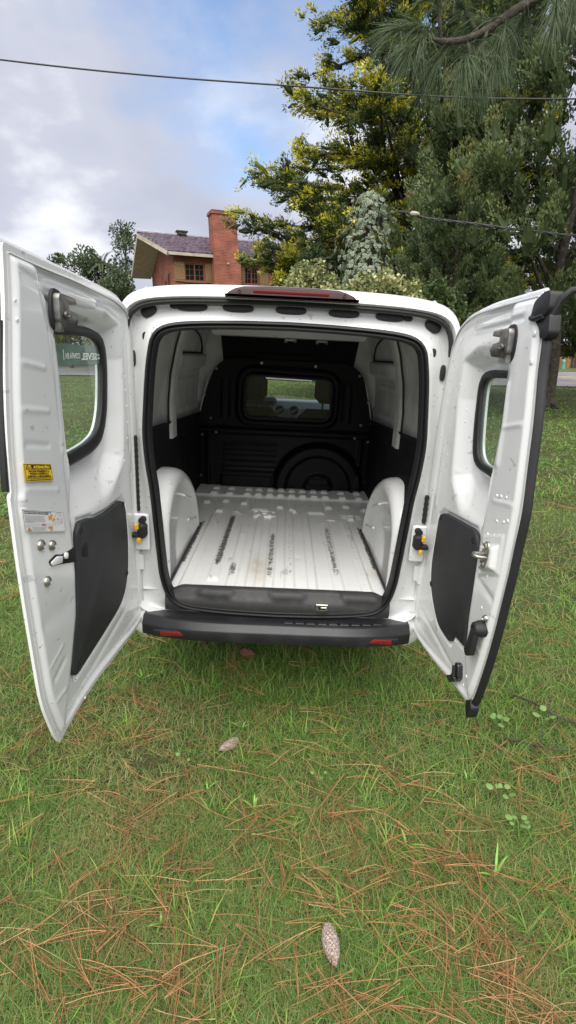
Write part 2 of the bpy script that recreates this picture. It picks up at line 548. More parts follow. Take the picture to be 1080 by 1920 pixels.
M['houseglass'] = mat('dark_house_glass', (.015, .018, .02), .1)
M['tyre'] = mat('tyre_rubber', (.02, .02, .02), .8)

def brick_mat(name, c1, c2, mortar, scale=1.0):
    m_ = bpy.data.materials.new(name); m_.use_nodes = True
    t = m_.node_tree; p = t.nodes['Principled BSDF']; n = t.nodes.new; l = t.links.new
    p.inputs['Roughness'].default_value = .85
    tcn = n('ShaderNodeTexCoord'); sp = n('ShaderNodeSeparateXYZ'); l(tcn.outputs['Object'], sp.inputs[0])
    ad = n('ShaderNodeMath'); ad.operation = 'ADD'; l(sp.outputs['X'], ad.inputs[0]); l(sp.outputs['Y'], ad.inputs[1])
    cb = n('ShaderNodeCombineXYZ'); l(ad.outputs[0], cb.inputs[0]); l(sp.outputs['Z'], cb.inputs[1])
    br = n('ShaderNodeTexBrick'); br.inputs['Scale'].default_value = scale
    br.inputs['Color1'].default_value = (*c1, 1); br.inputs['Color2'].default_value = (*c2, 1); br.inputs['Mortar'].default_value = (*mortar, 1)
    br.inputs['Mortar Size'].default_value = .012; br.inputs['Brick Width'].default_value = .27; br.inputs['Row Height'].default_value = .085
    br.inputs['Bias'].default_value = -.1
    l(cb.outputs[0], br.inputs['Vector'])
    nz = n('ShaderNodeTexNoise'); nz.inputs['Scale'].default_value = 1.3; nz.inputs['Detail'].default_value = 6; l(tcn.outputs['Object'], nz.inputs['Vector'])
    hv = n('ShaderNodeHueSaturation'); mr = n('ShaderNodeMapRange'); mr.inputs[1].default_value = .3; mr.inputs[2].default_value = .7; mr.inputs[3].default_value = .65; mr.inputs[4].default_value = 1.25
    l(nz.outputs['Fac'], mr.inputs[0]); l(mr.outputs[0], hv.inputs['Value']); l(br.outputs['Color'], hv.inputs['Color']); l(hv.outputs[0], p.inputs['Base Color'])
    bp = n('ShaderNodeBump'); bp.inputs['Strength'].default_value = .6; bp.inputs['Distance'].default_value = .01; bp.invert = True
    l(br.outputs['Fac'], bp.inputs['Height']); l(bp.outputs[0], p.inputs['Normal'])
    return m_
M['brick'] = brick_mat('red_brick', (.33, .078, .040), (.20, .048, .030), (.24, .14, .10))
M['roof'] = mat('wet_slate_roof', (.16, .125, .165), .35, noise=(5, (.085, .055, .07), .42, .62), bump=(14, .6, .02))
M['soffit'] = mat('pale_concrete', (.42, .38, .31), .8, noise=(3, (.26, .22, .17), .45, .8))
M['shutter'] = mat('ochre_shutter', (.24, .145, .055), .7, noise=(12, (.13, .09, .045), .4, .7))
M['woodframe'] = mat('red_wood_frame', (.20, .075, .04), .6)
M['bark'] = mat('dark_bark', (.045, .036, .028), .95, noise=(9, (.10, .085, .068), .45, .7), bump=(18, 1., .03))
M['twig'] = mat('grey_brown_twig', (.075, .058, .045), .9)
M['cable'] = mat('black_cable', (.035, .036, .04), .6)
M['asphalt'] = mat('pale_worn_asphalt', (.19, .18, .185), .85, noise=(.6, (.13, .125, .13), .4, .7), bump=(40, .4, .01))
M['sand'] = mat('sandy_patch', (.30, .24, .19), .9, noise=(3, (.20, .17, .14), .4, .7))
M['cane'] = mat('cane_fence', (.33, .20, .09), .8, noise=(2.5, (.20, .12, .055), .4, .65))
M['brownwood'] = mat('brown_gate_wood', (.07, .028, .022), .7, noise=(5, (.045, .02, .016), .4, .7))
M['teal'] = mat('teal_paint', (.12, .26, .22), .5)
M['cone_a'] = mat('grey_cone_scale', (.16, .105, .085), .75, noise=(260, (.36, .31, .265), .42, .58))
M['cone_b'] = mat('reddish_cone_scale', (.16, .055, .04), .6, noise=(160, (.28, .12, .09), .42, .66))

# ------------------------------------------------------------------ terrain
def road_s(x, y):
    return ((y - 34.0) + .3 * x) / 1.044

def gz(x, y):
    x = np.asarray(x, float); y = np.asarray(y, float)
    s = road_s(x, y)
    base = -.138 * np.tanh(x / 3)
    rise = .055 * np.clip(s, 0, 16) + .03 * np.clip(s - 16, 0, 60)
    return base + rise

def axis(lo, hi, fine, n):
    a = np.linspace(-1, 1, n)
    return np.where(a < 0, -lo, hi) * np.abs(a) ** 2.2 * np.sign(a)

gx_ = axis(-140, 140, 1, 141); gy_ = np.concatenate([-np.linspace(6.5, 0, 40)[:-1] ** 2, np.linspace(0, 16, 130) ** 2])
GX, GY = np.meshgrid(gx_, gy_, indexing='ij')
GZ = gz(GX, GY)
ii = np.arange(GX.size).reshape(GX.shape)
GF = np.stack([ii[:-1, :-1].ravel(), ii[1:, :-1].ravel(), ii[1:, 1:].ravel(), ii[:-1, 1:].ravel()], 1)

def lawn_mat():
    m_ = bpy.data.materials.new('lawn_soil_and_thatch'); m_.use_nodes = True
    t = m_.node_tree; p = t.nodes['Principled BSDF']; n = t.nodes.new; l = t.links.new
    p.inputs['Roughness'].default_value = .95; p.inputs['Specular IOR Level'].default_value = .15
    tcn = n('ShaderNodeTexCoord')
    a = n('ShaderNodeTexNoise'); a.inputs['Scale'].default_value = 120; a.inputs['Detail'].default_value = 8; a.inputs['Roughness'].default_value = .7
    l(tcn.outputs['Object'], a.inputs['Vector'])
    rp = n('ShaderNodeValToRGB'); e = rp.color_ramp.elements
    e[0].position = .36; e[0].color = (.034, .030, .016, 1); e[1].position = .66; e[1].color = (.13, .13, .055, 1)
    q = e.new(.5); q.color = (.078, .078, .036, 1)
    l(a.outputs['Fac'], rp.inputs[0])
    b = n('ShaderNodeTexNoise'); b.inputs['Scale'].default_value = .9; b.inputs['Detail'].default_value = 5; l(tcn.outputs['Object'], b.inputs['Vector'])
    r2 = n('ShaderNodeValToRGB'); r2.color_ramp.elements[0].position = .4; r2.color_ramp.elements[1].position = .7
    l(b.outputs['Fac'], r2.inputs[0])
    mx = n('ShaderNodeMix'); mx.data_type = 'RGBA'; mx.inputs['B'].default_value = (.12, .18, .05, 1)
    sc = n('ShaderNodeMath'); sc.operation = 'MULTIPLY'; sc.inputs[1].default_value = .6; l(r2.outputs[0], sc.inputs[0])
    l(sc.outputs[0], mx.inputs['Factor']); l(rp.outputs[0], mx.inputs['A'])
    l(mx.outputs['Result'], p.inputs['Base Color'])
    bp = n('ShaderNodeBump'); bp.inputs['Strength'].default_value = 1; bp.inputs['Distance'].default_value = .02
    l(a.outputs['Fac'], bp.inputs['Height']); l(bp.outputs[0], p.inputs['Normal'])
    return m_
M['lawn'] = lawn_mat()
lawn = fast('lawn', np.stack([GX.ravel(), GY.ravel(), GZ.ravel()], 1), GF, M['lawn'], smooth=True)
tag(lawn, kind='structure')

# road beyond the lawn, with a slightly raised bed so that it never meets the lawn sheet
def strip(name, s0, s1, dz, mt, ns=6, x0=-110, x1=110, nx=120):
    V = []; xs = np.linspace(x0, x1, nx)
    for s in np.linspace(s0, s1, ns):
        for x in xs:
            y = 34 - .3 * x + s * 1.044
            V.append((x, y, float(gz(x, y)) + dz))
    ix = np.arange(ns * nx).reshape(ns, nx)
    F = np.stack([ix[:-1, :-1].ravel(), ix[:-1, 1:].ravel(), ix[1:, 1:].ravel(), ix[1:, :-1].ravel()], 1)
    o = fast(name, np.array(V), F, mt, smooth=True)
    return tag(o, kind='structure')
strip('road', 0, 9.5, .06, M['asphalt'])
strip('pavement_edge', -.25, 0, .075, M['sand'], 2)
# sandy worn patch on the road to the right
V = []; n_ = 40
for k in range(n_):
    a = 2 * math.pi * k / n_; rr = 1 + .18 * math.sin(3 * a + 1) + .1 * math.sin(7 * a)
    x = 19.6 + 2.6 * rr * math.cos(a); s = 5.2 + .9 * rr * math.sin(a); y = 34 - .3 * x + s * 1.044
    V.append((x, y, float(gz(x, y)) + .068))
tag(make('road_patch', V, [tuple(range(n_))], M['sand'], smooth=False), kind='structure')

# ------------------------------------------------------------------ lawn grass (nobody could count the blades)
VAN_X0, VAN_X1, VAN_Y0, VAN_Y1 = -.62, .50, 3.1, 6.0

def patchiness(x, y):
    """0 = thin brownish turf, 1 = lush"""
    p = .55 * vnoise(x, y, 2.1, 1) + .3 * vnoise(x, y, 5.5, 2) + .15 * vnoise(x, y, 13, 3)
    for cx, cy, r_, k in ((-.62, 1.35, .22, .30), (-.50, 1.05, .12, .36), (-.28, .88, .14, .32), (.42, 1.08, .16, .26), (.62, .98, .14, .28), (-.85, 1.75, .25, .28), (.22, 1.38, .15, .18), (.65, .85, .15, .3), (-.95, 2.1, .25, .22)):
        p = p - k * np.exp(-((x - cx) ** 2 + (y - cy) ** 2) / r_ ** 2)
    return p

def blades(x, y, h, w, lean, bend, az, tint):
    """curved tapering blades of 3 faces; returns V (5N), quads + degenerate-free tris as quads"""
    n = len(x); z = gz(x, y)
    dx, dy = np.cos(az), np.sin(az)
    sx, sy = -dy, dx
    tw = rng.uniform(-.9, .9, n)          # twist so that blades are seen both flat and edge on
    sx2 = sx * np.cos(tw); sy2 = sy * np.cos(tw); sz2 = np.sin(tw)
    P = np.zeros((n, 5, 3), np.float32)
    ts = (0, .52, 1.0)
    for k, t in enumerate(ts):
        out_ = h * (lean * t + bend * t * t)
        up_ = h * (t * np.sqrt(np.clip(1 - lean ** 2, .05, 1)) - .55 * bend * t * t)
        cx = x + dx * out_; cy = y + dy * out_; cz_ = z + np.maximum(up_, .004 + .01 * t) - .004
        ww = w * (.5, .40, 0)[k]
        if k < 2:
            P[:, 2 * k] = np.stack([cx - sx2 * ww, cy - sy2 * ww, cz_ - sz2 * ww * .6], 1)
            P[:, 2 * k + 1] = np.stack([cx + sx2 * ww, cy + sy2 * ww, cz_ + sz2 * ww * .6], 1)
        else:
            P[:, 4] = np.stack([cx, cy, cz_], 1)
    b = (np.arange(n) * 5)[:, None]
    F = b + np.array([[0, 1, 3, 2]])
    T = b + np.array([[2, 3, 4]])
    return P.reshape(-1, 3), F, T, np.repeat(tint, 5)

def fast_qt(name, V, Q, T, mt, attrs):
    """quads and triangles together"""
    me = bpy.data.meshes.new(name)
    V = np.asarray(V, np.float32)
    me.vertices.add(len(V)); me.vertices.foreach_set('co', V.ravel())
    lo = np.concatenate([Q.ravel(), T.ravel()]).astype(np.int32)
    me.loops.add(len(lo)); me.loops.foreach_set('vertex_index', lo)
    st = np.concatenate([np.arange(len(Q)) * 4, len(Q) * 4 + np.arange(len(T)) * 3]).astype(np.int32)
    me.polygons.add(len(st)); me.polygons.foreach_set('loop_start', st)
    me.polygons.foreach_set('use_smooth', np.ones(len(st), bool))
    me.materials.append(mt)
    for an, av in attrs.items():
        a = me.attributes.new(an, 'FLOAT', 'POINT'); a.data.foreach_set('value', np.asarray(av, np.float32))
    me.update(calc_edges=True); me.validate()
    return link(me, name)

M['grass'] = leaf_mat('lawn_grass_blades', [(0, (.36, .25, .11)), (.10, (.38, .33, .14)), (.22, (.24, .27, .085)), (.5, (.125, .232, .058)), (.8, (.185, .34, .06)), (1, (.34, .47, .085))], .38, .5)
M['clover'] = leaf_mat('clover_leaves', [(0, (.06, .13, .035)), (.5, (.11, .23, .05)), (1, (.19, .33, .07))], .25, .6)

def scatter(n, y0, y1, hw, xoff=0.0, power=1.0):
    """points in the wedge the photograph looks at (and a margin to each side)"""
    y = y0 + (y1 - y0) * rng.random(n) ** power
    x = xoff + (rng.random(n) * 2 - 1) * (hw * (y + .35) + .35)
    return x, y

def grass_zone(n, y0, y1, hw, hrange, wrange, power=1.0, thin=.36, bright=0.):
    x, y = scatter(n, y0, y1, hw, power=power)
    p = patchiness(x, y)
    keep = (p > thin * rng.random(len(x)) ** .6) & ~((x > VAN_X0) & (x < VAN_X1) & (y > VAN_Y0) & (y < VAN_Y1))
    keep &= road_s(x, y) < -.3
    x, y, p = x[keep], y[keep], p[keep]; n = len(x)
    h = rng.uniform(*hrange, n) * (.65 + .6 * np.clip(p, 0, 1)); w = rng.uniform(*wrange, n)
    lean = np.clip(rng.normal(.62, .28, n), .05, .97); bend = rng.uniform(.0, .75, n)
    az = rng.uniform(0, 2 * np.pi, n)
    tint = np.clip(.22 + .55 * p + rng.normal(0, .15, n) + bright, .1, 1)
    dry = rng.random(n) < (.16 + .30 * np.clip(.5 - p, 0, 1)); tint[dry] = rng.uniform(0, .2, dry.sum())
    return blades(x, y, h, w, lean, bend, az, tint)

def merge(parts):
    V = []; Q = []; T = []; A = []; o = 0
    for v, q, t, a in parts:
        V.append(v); Q.append(q + o); T.append(t + o); A.append(a); o += len(v)
    return np.concatenate(V), np.concatenate(Q), np.concatenate(T), np.concatenate(A)

zones = [grass_zone(128000, .50, 1.45, .78, (.022, .06), (.0012, .0027), thin=.18),
         grass_zone(98000, 1.4, 2.9, .76, (.028, .07), (.0017, .0036), thin=.20),
         grass_zone(56000, 2.8, 6.5, .74, (.04, .09), (.003, .007)),
         grass_zone(42000, 6.0, 34, .68, (.06, .13), (.010, .024), power=1.6, bright=.16)]
# taller, brighter tufts
tx, ty = [], []
for k in range(230):
    a, b = scatter(1, .7, 3.4, .62)
    if VAN_X0 < a[0] < VAN_X1 and b[0] > VAN_Y0: continue
    q = rng.integers(10, 34); r_ = rng.uniform(.012, .045)
    tx.append(a[0] + rng.normal(0, r_, q)); ty.append(b[0] + rng.normal(0, r_, q))
tx = np.concatenate(tx); ty = np.concatenate(ty); n = len(tx)
zones.append(blades(tx, ty, rng.uniform(.06, .13, n), rng.uniform(.002, .0042, n), rng.uniform(.1, .8, n), rng.uniform(.1, .8, n), rng.uniform(0, 6.28, n), np.clip(rng.normal(.74, .16, n), .3, 1)))
# the photograph's lush bright strip in front of the bumper
tx, ty = rng.normal(.02, .55, 5200), rng.uniform(2.0, 2.75, 5200)
tint = np.clip(rng.normal(.70, .17, 5200), .25, 1)
zones.append(blades(tx, ty, rng.uniform(.05, .12, 5200), rng.uniform(.002, .004, 5200), rng.uniform(.1, .8, 5200), rng.uniform(.1, .8, 5200), rng.uniform(0, 6.28, 5200), tint))
v, q, t, a = merge(zones)
tag(fast_qt('grass', v, q, t, M['grass'], {'tint': a}), kind='stuff')

# clover cover on the far side of the lawn
def leaf_quads(Cn, A, B, tint):
    """diamond leaves: centre-base Cn, long axis A, half side B"""
    n = len(Cn); P = np.zeros((n, 4, 3), np.float32)
    P[:, 0] = Cn; P[:, 1] = Cn + .5 * A + B; P[:, 2] = Cn + A; P[:, 3] = Cn + .5 * A - B
    return P.reshape(-1, 3), np.arange(n * 4).reshape(n, 4), np.repeat(tint, 4)

def rand_dirs(n):
    v = rng.normal(size=(n, 3)); return v / np.linalg.norm(v, axis=1)[:, None]

def unit(v): return v / (np.linalg.norm(v, axis=1)[:, None] + 1e-9)

n = 42000
y = 4.5 + 28 * rng.random(n) ** 1.5; x = (rng.random(n) * 2 - 1) * (.75 * y + .5)
keep = (vnoise(x, y, .35, 9) + .35 * vnoise(x, y, 1.3, 8) > .58) & (road_s(x, y) < -.4) & ~((np.abs(x) < 1.2) & (y < 7))
x, y = x[keep], y[keep]; n = len(x)
sz = rng.uniform(.022, .05, n) * (.8 + y / 22)
A_ = rand_dirs(n); A_[:, 2] = np.abs(A_[:, 2]) * .5; A_ = unit(A_)
B_ = unit(np.cross(A_, rand_dirs(n) * .5 + np.array([0, 0, 1.]))) * sz[:, None] * .42
v, f, a = leaf_quads(np.stack([x, y, gz(x, y) + rng.uniform(.02, .09, n)], 1), A_ * sz[:, None], B_, np.clip(rng.normal(.5, .25, n), 0, 1))
tag(fast('clover', v, f, M['clover'], attrs={'tint': a}), kind='stuff')

# fallen pine needles, in pairs and threes, thickest in drifts
M['needle'] = leaf_mat('fallen_pine_needles', [(0, (.11, .06, .032)), (.35, (.30, .14, .065)), (.7, (.50, .235, .10)), (1, (.56, .37, .19))], .1, .5)
def needle_litter():
    PV = []; PF = []; PT = []; o = 0
    drifts = [(-.62, 1.35, .26, 26), (-.52, 1.08, .16, 34), (-.30, .88, .18, 62), (.40, 1.10, .17, 66), (.58, .98, .2, 46), (.66, .82, .16, 40), (.18, 1.40, .22, 26), (.75, 1.45, .2, 18),
              (-.1, 1.45, .22, 18), (-.9, 1.85, .3, 44), (-1.1, 2.4, .4, 40), (.15, .95, .22, 18), (.5, 1.75, .4, 30), (1.15, 1.9, .4, 36), (0, 2.1, .5, 26), (-.5, 1.7, .3, 18), (.12, 1.16, .12, 12), (-.65, .85, .2, 16)]
    spots = []
    for cx, cy, sg, k in drifts:
        spots += [(rng.normal(cx, sg), rng.normal(cy, sg * .8)) for _ in range(int(k * 1.0))]
    a, b = scatter(150, .62, 3.0, .66); spots += list(zip(a, b))
    a, b = scatter(200, 3.0, 6.0, .66); spots += list(zip(a, b))
    for x0, y0 in spots:
        if VAN_X0 < x0 < VAN_X1 and y0 > VAN_Y0: continue
        base = rng.uniform(0, 2 * np.pi); sub = rng.integers(2, 4)
        for q in range(sub):
            ln = rng.uniform(.12, .235); az_ = base + rng.normal(0, .13); cv = rng.normal(0, .25); kink = rng.normal(0, .35) if rng.random() < .25 else 0
            tl = np.linspace(0, 1, 6)
            ang = az_ + cv * tl + kink * (tl > .55)
            st = ln / 5
            px = x0 + np.r_[0, np.cumsum(np.cos(ang[:-1]) * st)]; py = y0 + np.r_[0, np.cumsum(np.sin(ang[:-1]) * st)]
            pz = gz(px, py) + rng.uniform(.022, .05) + .012 * np.sin(tl * 3.1 + rng.uniform(0, 3))
            r_ = rng.uniform(.00055, .00095) * (1.15 - .45 * tl)
            if y0 > 2.4: r_ = r_ * 1.5
            sx, sy = -np.sin(ang), np.cos(ang)
            V = np.zeros((6, 3, 3))
            V[:, 0] = np.stack([px - sx * r_, py - sy * r_, pz - r_ * .5], 1)
            V[:, 1] = np.stack([px + sx * r_, py + sy * r_, pz - r_ * .5], 1)
            V[:, 2] = np.stack([px, py, pz + r_ * 1.1], 1)
            PV.append(V.reshape(-1, 3))
            for i in range(5):
                for k in range(3):
                    PF.append((o + i * 3 + k, o + i * 3 + (k + 1) % 3, o + (i + 1) * 3 + (k + 1) % 3, o + (i + 1) * 3 + k))
            tt = np.clip(rng.normal(.50, .27), .05, 1); PT.append(np.full(18, tt)); o += 18
    return np.concatenate(PV), np.array(PF), np.concatenate(PT)
v, f, a = needle_litter()
tag(fast('pine_needle_litter', v, f, M['needle'], attrs={'tint': a}, smooth=True), kind='stuff')

# ------------------------------------------------------------------ house
hx = np.array([.92, .39]) / math.hypot(.92, .39)
house = tag(empty('brick_house', (-7.3, 33, -.12), (0, 0, math.atan2(hx[1], hx[0]))),
            'red brick house with a purple-grey slate roof and tall chimney', 'house')
HL, HD, EV, RG = 8.5, 8.0, 7.60, 9.15
def poly_wall(name, pts, m_, th, nrm):
    """flat wall polygon given thickness"""
    P = [Vector(p) for p in pts]; n_ = Vector(nrm) * th; K = len(P)
    V = P + [p - n_ for p in P]
    F = [tuple(range(K)), tuple(range(2 * K - 1, K - 1, -1))] + [(k, (k + 1) % K, K + (k + 1) % K, K + k) for k in range(K)]
    return make(name, V, F, m_, house, smooth=False)
Y_R = 3.6
# front wall with the window opening left free: built of four pieces round each opening
wx0, wx1, wz0, wz1 = 1.17, 2.40, 6.02, 7.02
w2x0, w2x1 = 4.95, 5.9
mb = MB()
def wallbox(x0, x1, z0, z1, y0=0, y1=.3): mb.box(((x0 + x1) / 2, (y0 + y1) / 2, (z0 + z1) / 2), (x1 - x0, y1 - y0, z1 - z0))
wallbox(.5, HL, 0, wz0); wallbox(.5, HL, wz1, EV + .1); wallbox(.5, wx0, wz0, wz1); wallbox(wx1, w2x0, wz0, wz1); wallbox(w2x1, HL, wz0, wz1)
mb.build('front_wall', M['brick'], house, smooth=False)
side = [(.497, .3, 0), (.497, .3, EV + .05), (.497, Y_R, RG - .12), (.497, HD, EV), (.497, HD, 0)]
poly_wall('gable_wall', side, M['brick'], .3, (-1, 0, 0))
poly_wall('gable_wall', [(HL, p[1], p[2]) for p in side], M['brick'], .3, (1, 0, 0))
mb = MB(); mb.box((HL / 2 + .25, HD - .15, EV / 2), (HL - .5, .295, EV)); mb.build('back_wall', M['brick'], house, smooth=False)
# roof: two slopes with thickness and courses of slates; a flared gable overhang at the left
def slope(y0, z0, y1, z1, xa, xb, rows):
    m2 = MB(); 
    for k in range(rows):
        ta, tb = k / rows, (k + 1) / rows
        ya, yb = y0 + (y1 - y0) * ta, y0 + (y1 - y0) * tb; za, zb = z0 + (z1 - z0) * ta, z0 + (z1 - z0) * tb
        step = .035
        nx = int((xb - xa) / .3)
        for c in range(nx):
            off = (k % 2) * .15
            x0 = xa + c * .3 + off; x1 = min(x0 + .29, xb)
            if x1 <= x0: continue
            j = random.uniform(-.01, .012)
            m2.add([(x0, ya, za + step + j), (x1, ya, za + step + j), (x1, yb, zb + .004), (x0, yb, zb + .004), (x0, ya, za - .02), (x1, ya, za - .02)],
                   [(0, 1, 2, 3), (4, 5, 1, 0)])
    return m2
rf = MB()
for (ya, za, yb, zb) in ((-.55, EV - .07, Y_R, RG), (HD + .55, EV - .2, Y_R, RG)):
    xa = .15 if ya < 0 else -.9
    xr = -.92
    # deck, wider at the ridge than at the eave on the gable side
    rf.add([(.12, ya, za), (HL + .5, ya, za), (HL + .5, yb, zb), (xr, yb, zb), (.12, ya, za - .14), (HL + .5, ya, za - .14), (HL + .5, yb, zb - .14), (xr, yb, zb - .14)],
           [(0, 1, 2, 3), (4, 7, 6, 5), (0, 4, 5, 1), (3, 2, 6, 7), (0, 3, 7, 4), (1, 5, 6, 2)])
roof = rf.build('roof', M['roof'], house, smooth=False)
sl = MB()
for k in range(16):
    t0, t1 = k / 16, (k + 1) / 16
    ya, yb = -.57 + (Y_R + .57) * t0, -.57 + (Y_R + .57) * t1
    za, zb = EV - .07 + (RG - EV + .07) * t0, EV - .07 + (RG - EV + .07) * t1
    xl = .12 + (-.92 - .12) * t0
    x = xl + (k % 2) * .16
    while x < HL + .45:
        wd = .31; j = random.uniform(0, .02)
        sl.add([(x, ya, za + .045 + j), (x + wd, ya, za + .045 + j), (x + wd, yb, zb + .012), (x, yb, zb + .012), (x, ya, za), (x + wd, ya, za)], [(0, 1, 2, 3), (4, 5, 1, 0)])
        x += .32
o = sl.build('slate', M['roof'], roof, smooth=False); tag(o, kind='stuff')
rd = MB(); rd.tube([(-.95, Y_R, RG + .03), (HL + .5, Y_R, RG + .03)], .09, 8); rd.build('ridge', M['roof'], roof)
# pale flared barge and soffit on the gable
bg_ = MB()
bg_.add([(.10, -.6, EV - .1), (-.96, Y_R, RG - .02), (-.96, Y_R, RG - .30), (.06, -.6, EV - .34), (.49, -.3, EV - .3), (.49, Y_R, RG - .42)],
        [(0, 1, 2, 3), (3, 2, 5, 4)])
bg_.add([(-.96, Y_R, RG - .02), (-.9, HD + .5, EV - .2), (-.9, HD + .5, EV - .5), (-.96, Y_R, RG - .3), (.49, HD + .4, EV - .5), (.49, Y_R, RG - .42)], [(0, 1, 2, 3), (3, 2, 4, 5)])
bg_.build('barge', M['soffit'], house, smooth=False)
ev = MB(); ev.box((1.72, -.5, EV - .2), (3.15, .12, .16)); ev.box((1.72, -.22, EV - .16), (3.1, .42, .05)); ev.box((6.6, -.5, EV - .2), (4.6, .12, .16)); ev.box((6.6, -.22, EV - .16), (4.55, .42, .05))
ev.build('eave', M['soffit'], house, smooth=False)
# chimney: stepped stack in front of the wall
ch = MB()
ch.box((3.60, -.45, 3.5), (1.66, .90, 7.0)); ch.box((3.60, -.44, 7.2), (1.56, .86, .5))
ch.add([(2.84, -.86, 7.45), (4.36, -.86, 7.45), (4.36, 0.2, 7.45), (2.84, 0.2, 7.45), (2.78, -.78, 9.62), (4.22, -.78, 9.62), (4.22, .12, 9.62), (2.78, .12, 9.62)],
       [(0, 1, 5, 4), (1, 2, 6, 5), (2, 3, 7, 6), (3, 0, 4, 7), (4, 5, 6, 7), (0, 3, 2, 1)])
ch.box((3.5, -.33, 9.70), (1.58, 1.02, .13)); ch.box((3.5, -.33, 9.80), (1.50, .94, .07), 1)
ch.box((4.33, -.45, 9.0 - 2.1), (.06, .8, .1), 0)
chim = ch.build('chimney', [M['brick'], M['bark']], house, smooth=False)
v2 = MB(); v2.box((1.9, Y_R, RG + .16), (.55, .4, .16), 0); v2.box((1.9, Y_R, RG + .28), (.75, .5, .07), 0); v2.build('roof_vent', M['bark'], house, smooth=False)
def window(x0, x1, z0, z1, sh):
    f = MB(); t = .07
    for xx in (x0 + t / 2, (x0 + x1) / 2, x1 - t / 2): f.box((xx, .1, (z0 + z1) / 2), (t, .1, z1 - z0 - .002))
    for zz in (z0 + t / 2, z1 - t / 2): f.box(((x0 + x1) / 2, .101, zz), (x1 - x0 - .004, .098, t))
    f.box(((x0 + x1) / 2, -.03, z0 - .05), (x1 - x0 + .2, .2, .08))
    for k in (1, 2):
        zz = z0 + (z1 - z0) * k / 3; f.box(((x0 + x1) / 2, .105, zz), (x1 - x0 - .1, .03, .025))
    for cx in ((3 * x0 + x1) / 4, (x0 + 3 * x1) / 4): f.box((cx, .107, (z0 + z1) / 2), (.025, .03, z1 - z0 - .1))
    wo = f.build('window', M['woodframe'], house, smooth=False)
    for a_, b_ in ((x0, (x0 + x1) / 2), ((x0 + x1) / 2, x1)):
        g = MB(); g.box(((a_ + b_) / 2, .14, (z0 + z1) / 2), (b_ - a_ - .08, .012, z1 - z0 - .1)); g.build('pane', M['houseglass'], wo, smooth=False)
    for sx0 in sh:
        s_ = MB(); s_.box((sx0 + .30, -.055, (z0 + z1) / 2 - .02), (.60, .03, z1 - z0 + .08))
        for zz in (z0 + .12, z1 - .16): s_.box((sx0 + .30, -.10, zz), (.56, .022, .09))
        so = s_.build('shutter', M['shutter'], house, smooth=False)
        for k in range(5):
            b_ = MB(); b_.box((sx0 + .06 + k * .12, -.082, (z0 + z1) / 2 - .02), (.11, .02, z1 - z0 + .05 + random.uniform(-.02, .02))); b_.build('plank', M['shutter'], so, smooth=False)
window(wx0, wx1, wz0, wz1, (.55, 2.42))
window(w2x0, w2x1, wz0, wz1, (4.35, 5.92))
# narrow openings on the gable
for y0, z0, dz in ((1.1, 5.0, 1.6), (2.2, 5.0, 1.3), (3.3, 5.0, 1.1)):
    g = MB(); g.box((.47, y0 + .25, z0 + dz / 2), (.06, .5, dz)); go = g.build('window', M['woodframe'], house, smooth=False)
    g = MB(); g.box((.445, y0 + .25, z0 + dz / 2), (.02, .38, dz - .12)); g.build('pane', M['houseglass'], go, smooth=False)
g = MB(); g.tube([(3.6, -.9, 6.95), (3.6, -1.05, 6.98)], .05, 8); g.build('wall_spout', M['soffit'], house)

# ------------------------------------------------------------------ trees
def curve_path(p0, d0, ln, n=7, droop=0., wob=.12, up=0.):
    P = [np.array(p0, float)]; d = np.array(d0, float); d /= np.linalg.norm(d)
    for k in range(n):
        d = d + rng.normal(0, wob, 3) + np.array([0, 0, up - droop * k / n]); d /= np.linalg.norm(d)
        P.append(P[-1] + d * ln / n)
    return P

def spray(P0, Dr, ln, wd, n, leaf, lw, spread, tint_base, tip=.0, flat=1., zaxis=False):
    """many plume/spray clumps at once. P0 (K,3) roots, Dr (K,3) directions, ln (K,) lengths -> leaf quads"""
    K = len(P0)
    D = unit(Dr)
    ref = np.where(np.abs(D[:, 2:3]) > .9, np.array([[1., 0, 0]]), np.array([[0, 0, 1.]]))
    S = unit(np.cross(D, ref)); U = np.cross(S, D)
    t = rng.random((K, n)) ** .8
    a = rng.uniform(0, 2 * np.pi, (K, n)); rad = rng.random((K, n)) ** .6
    prof = np.sin(np.pi * np.clip(t * .82 + .18, 0, 1)) ** .8
    off = (rad * prof * wd[:, None])
    c = (P0[:, None] + D[:, None] * (t * ln[:, None])[..., None] + S[:, None] * (off * np.cos(a))[..., None] + U[:, None] * (off * np.sin(a) * flat)[..., None])
    rd = (S[:, None] * np.cos(a)[..., None] + U[:, None] * (np.sin(a) * flat)[..., None])
    ax = D[:, None] * (1 - spread) + rd * spread + rng.normal(0, .17, (K, n, 3))
    c = c.reshape(-1, 3); ax = unit(ax.reshape(-1, 3))
    ll = leaf * rng.uniform(.6, 1.3, len(c)); sd = unit(np.cross(ax, rng.normal(size=(len(c), 3)))) * (ll * lw)[:, None]
    tn = (tint_base[:, None] + tip * (t - .4) + rng.normal(0, .10, (K, n))).ravel()
    return leaf_quads(c, ax * ll[:, None], sd, np.clip(tn, 0, 1))

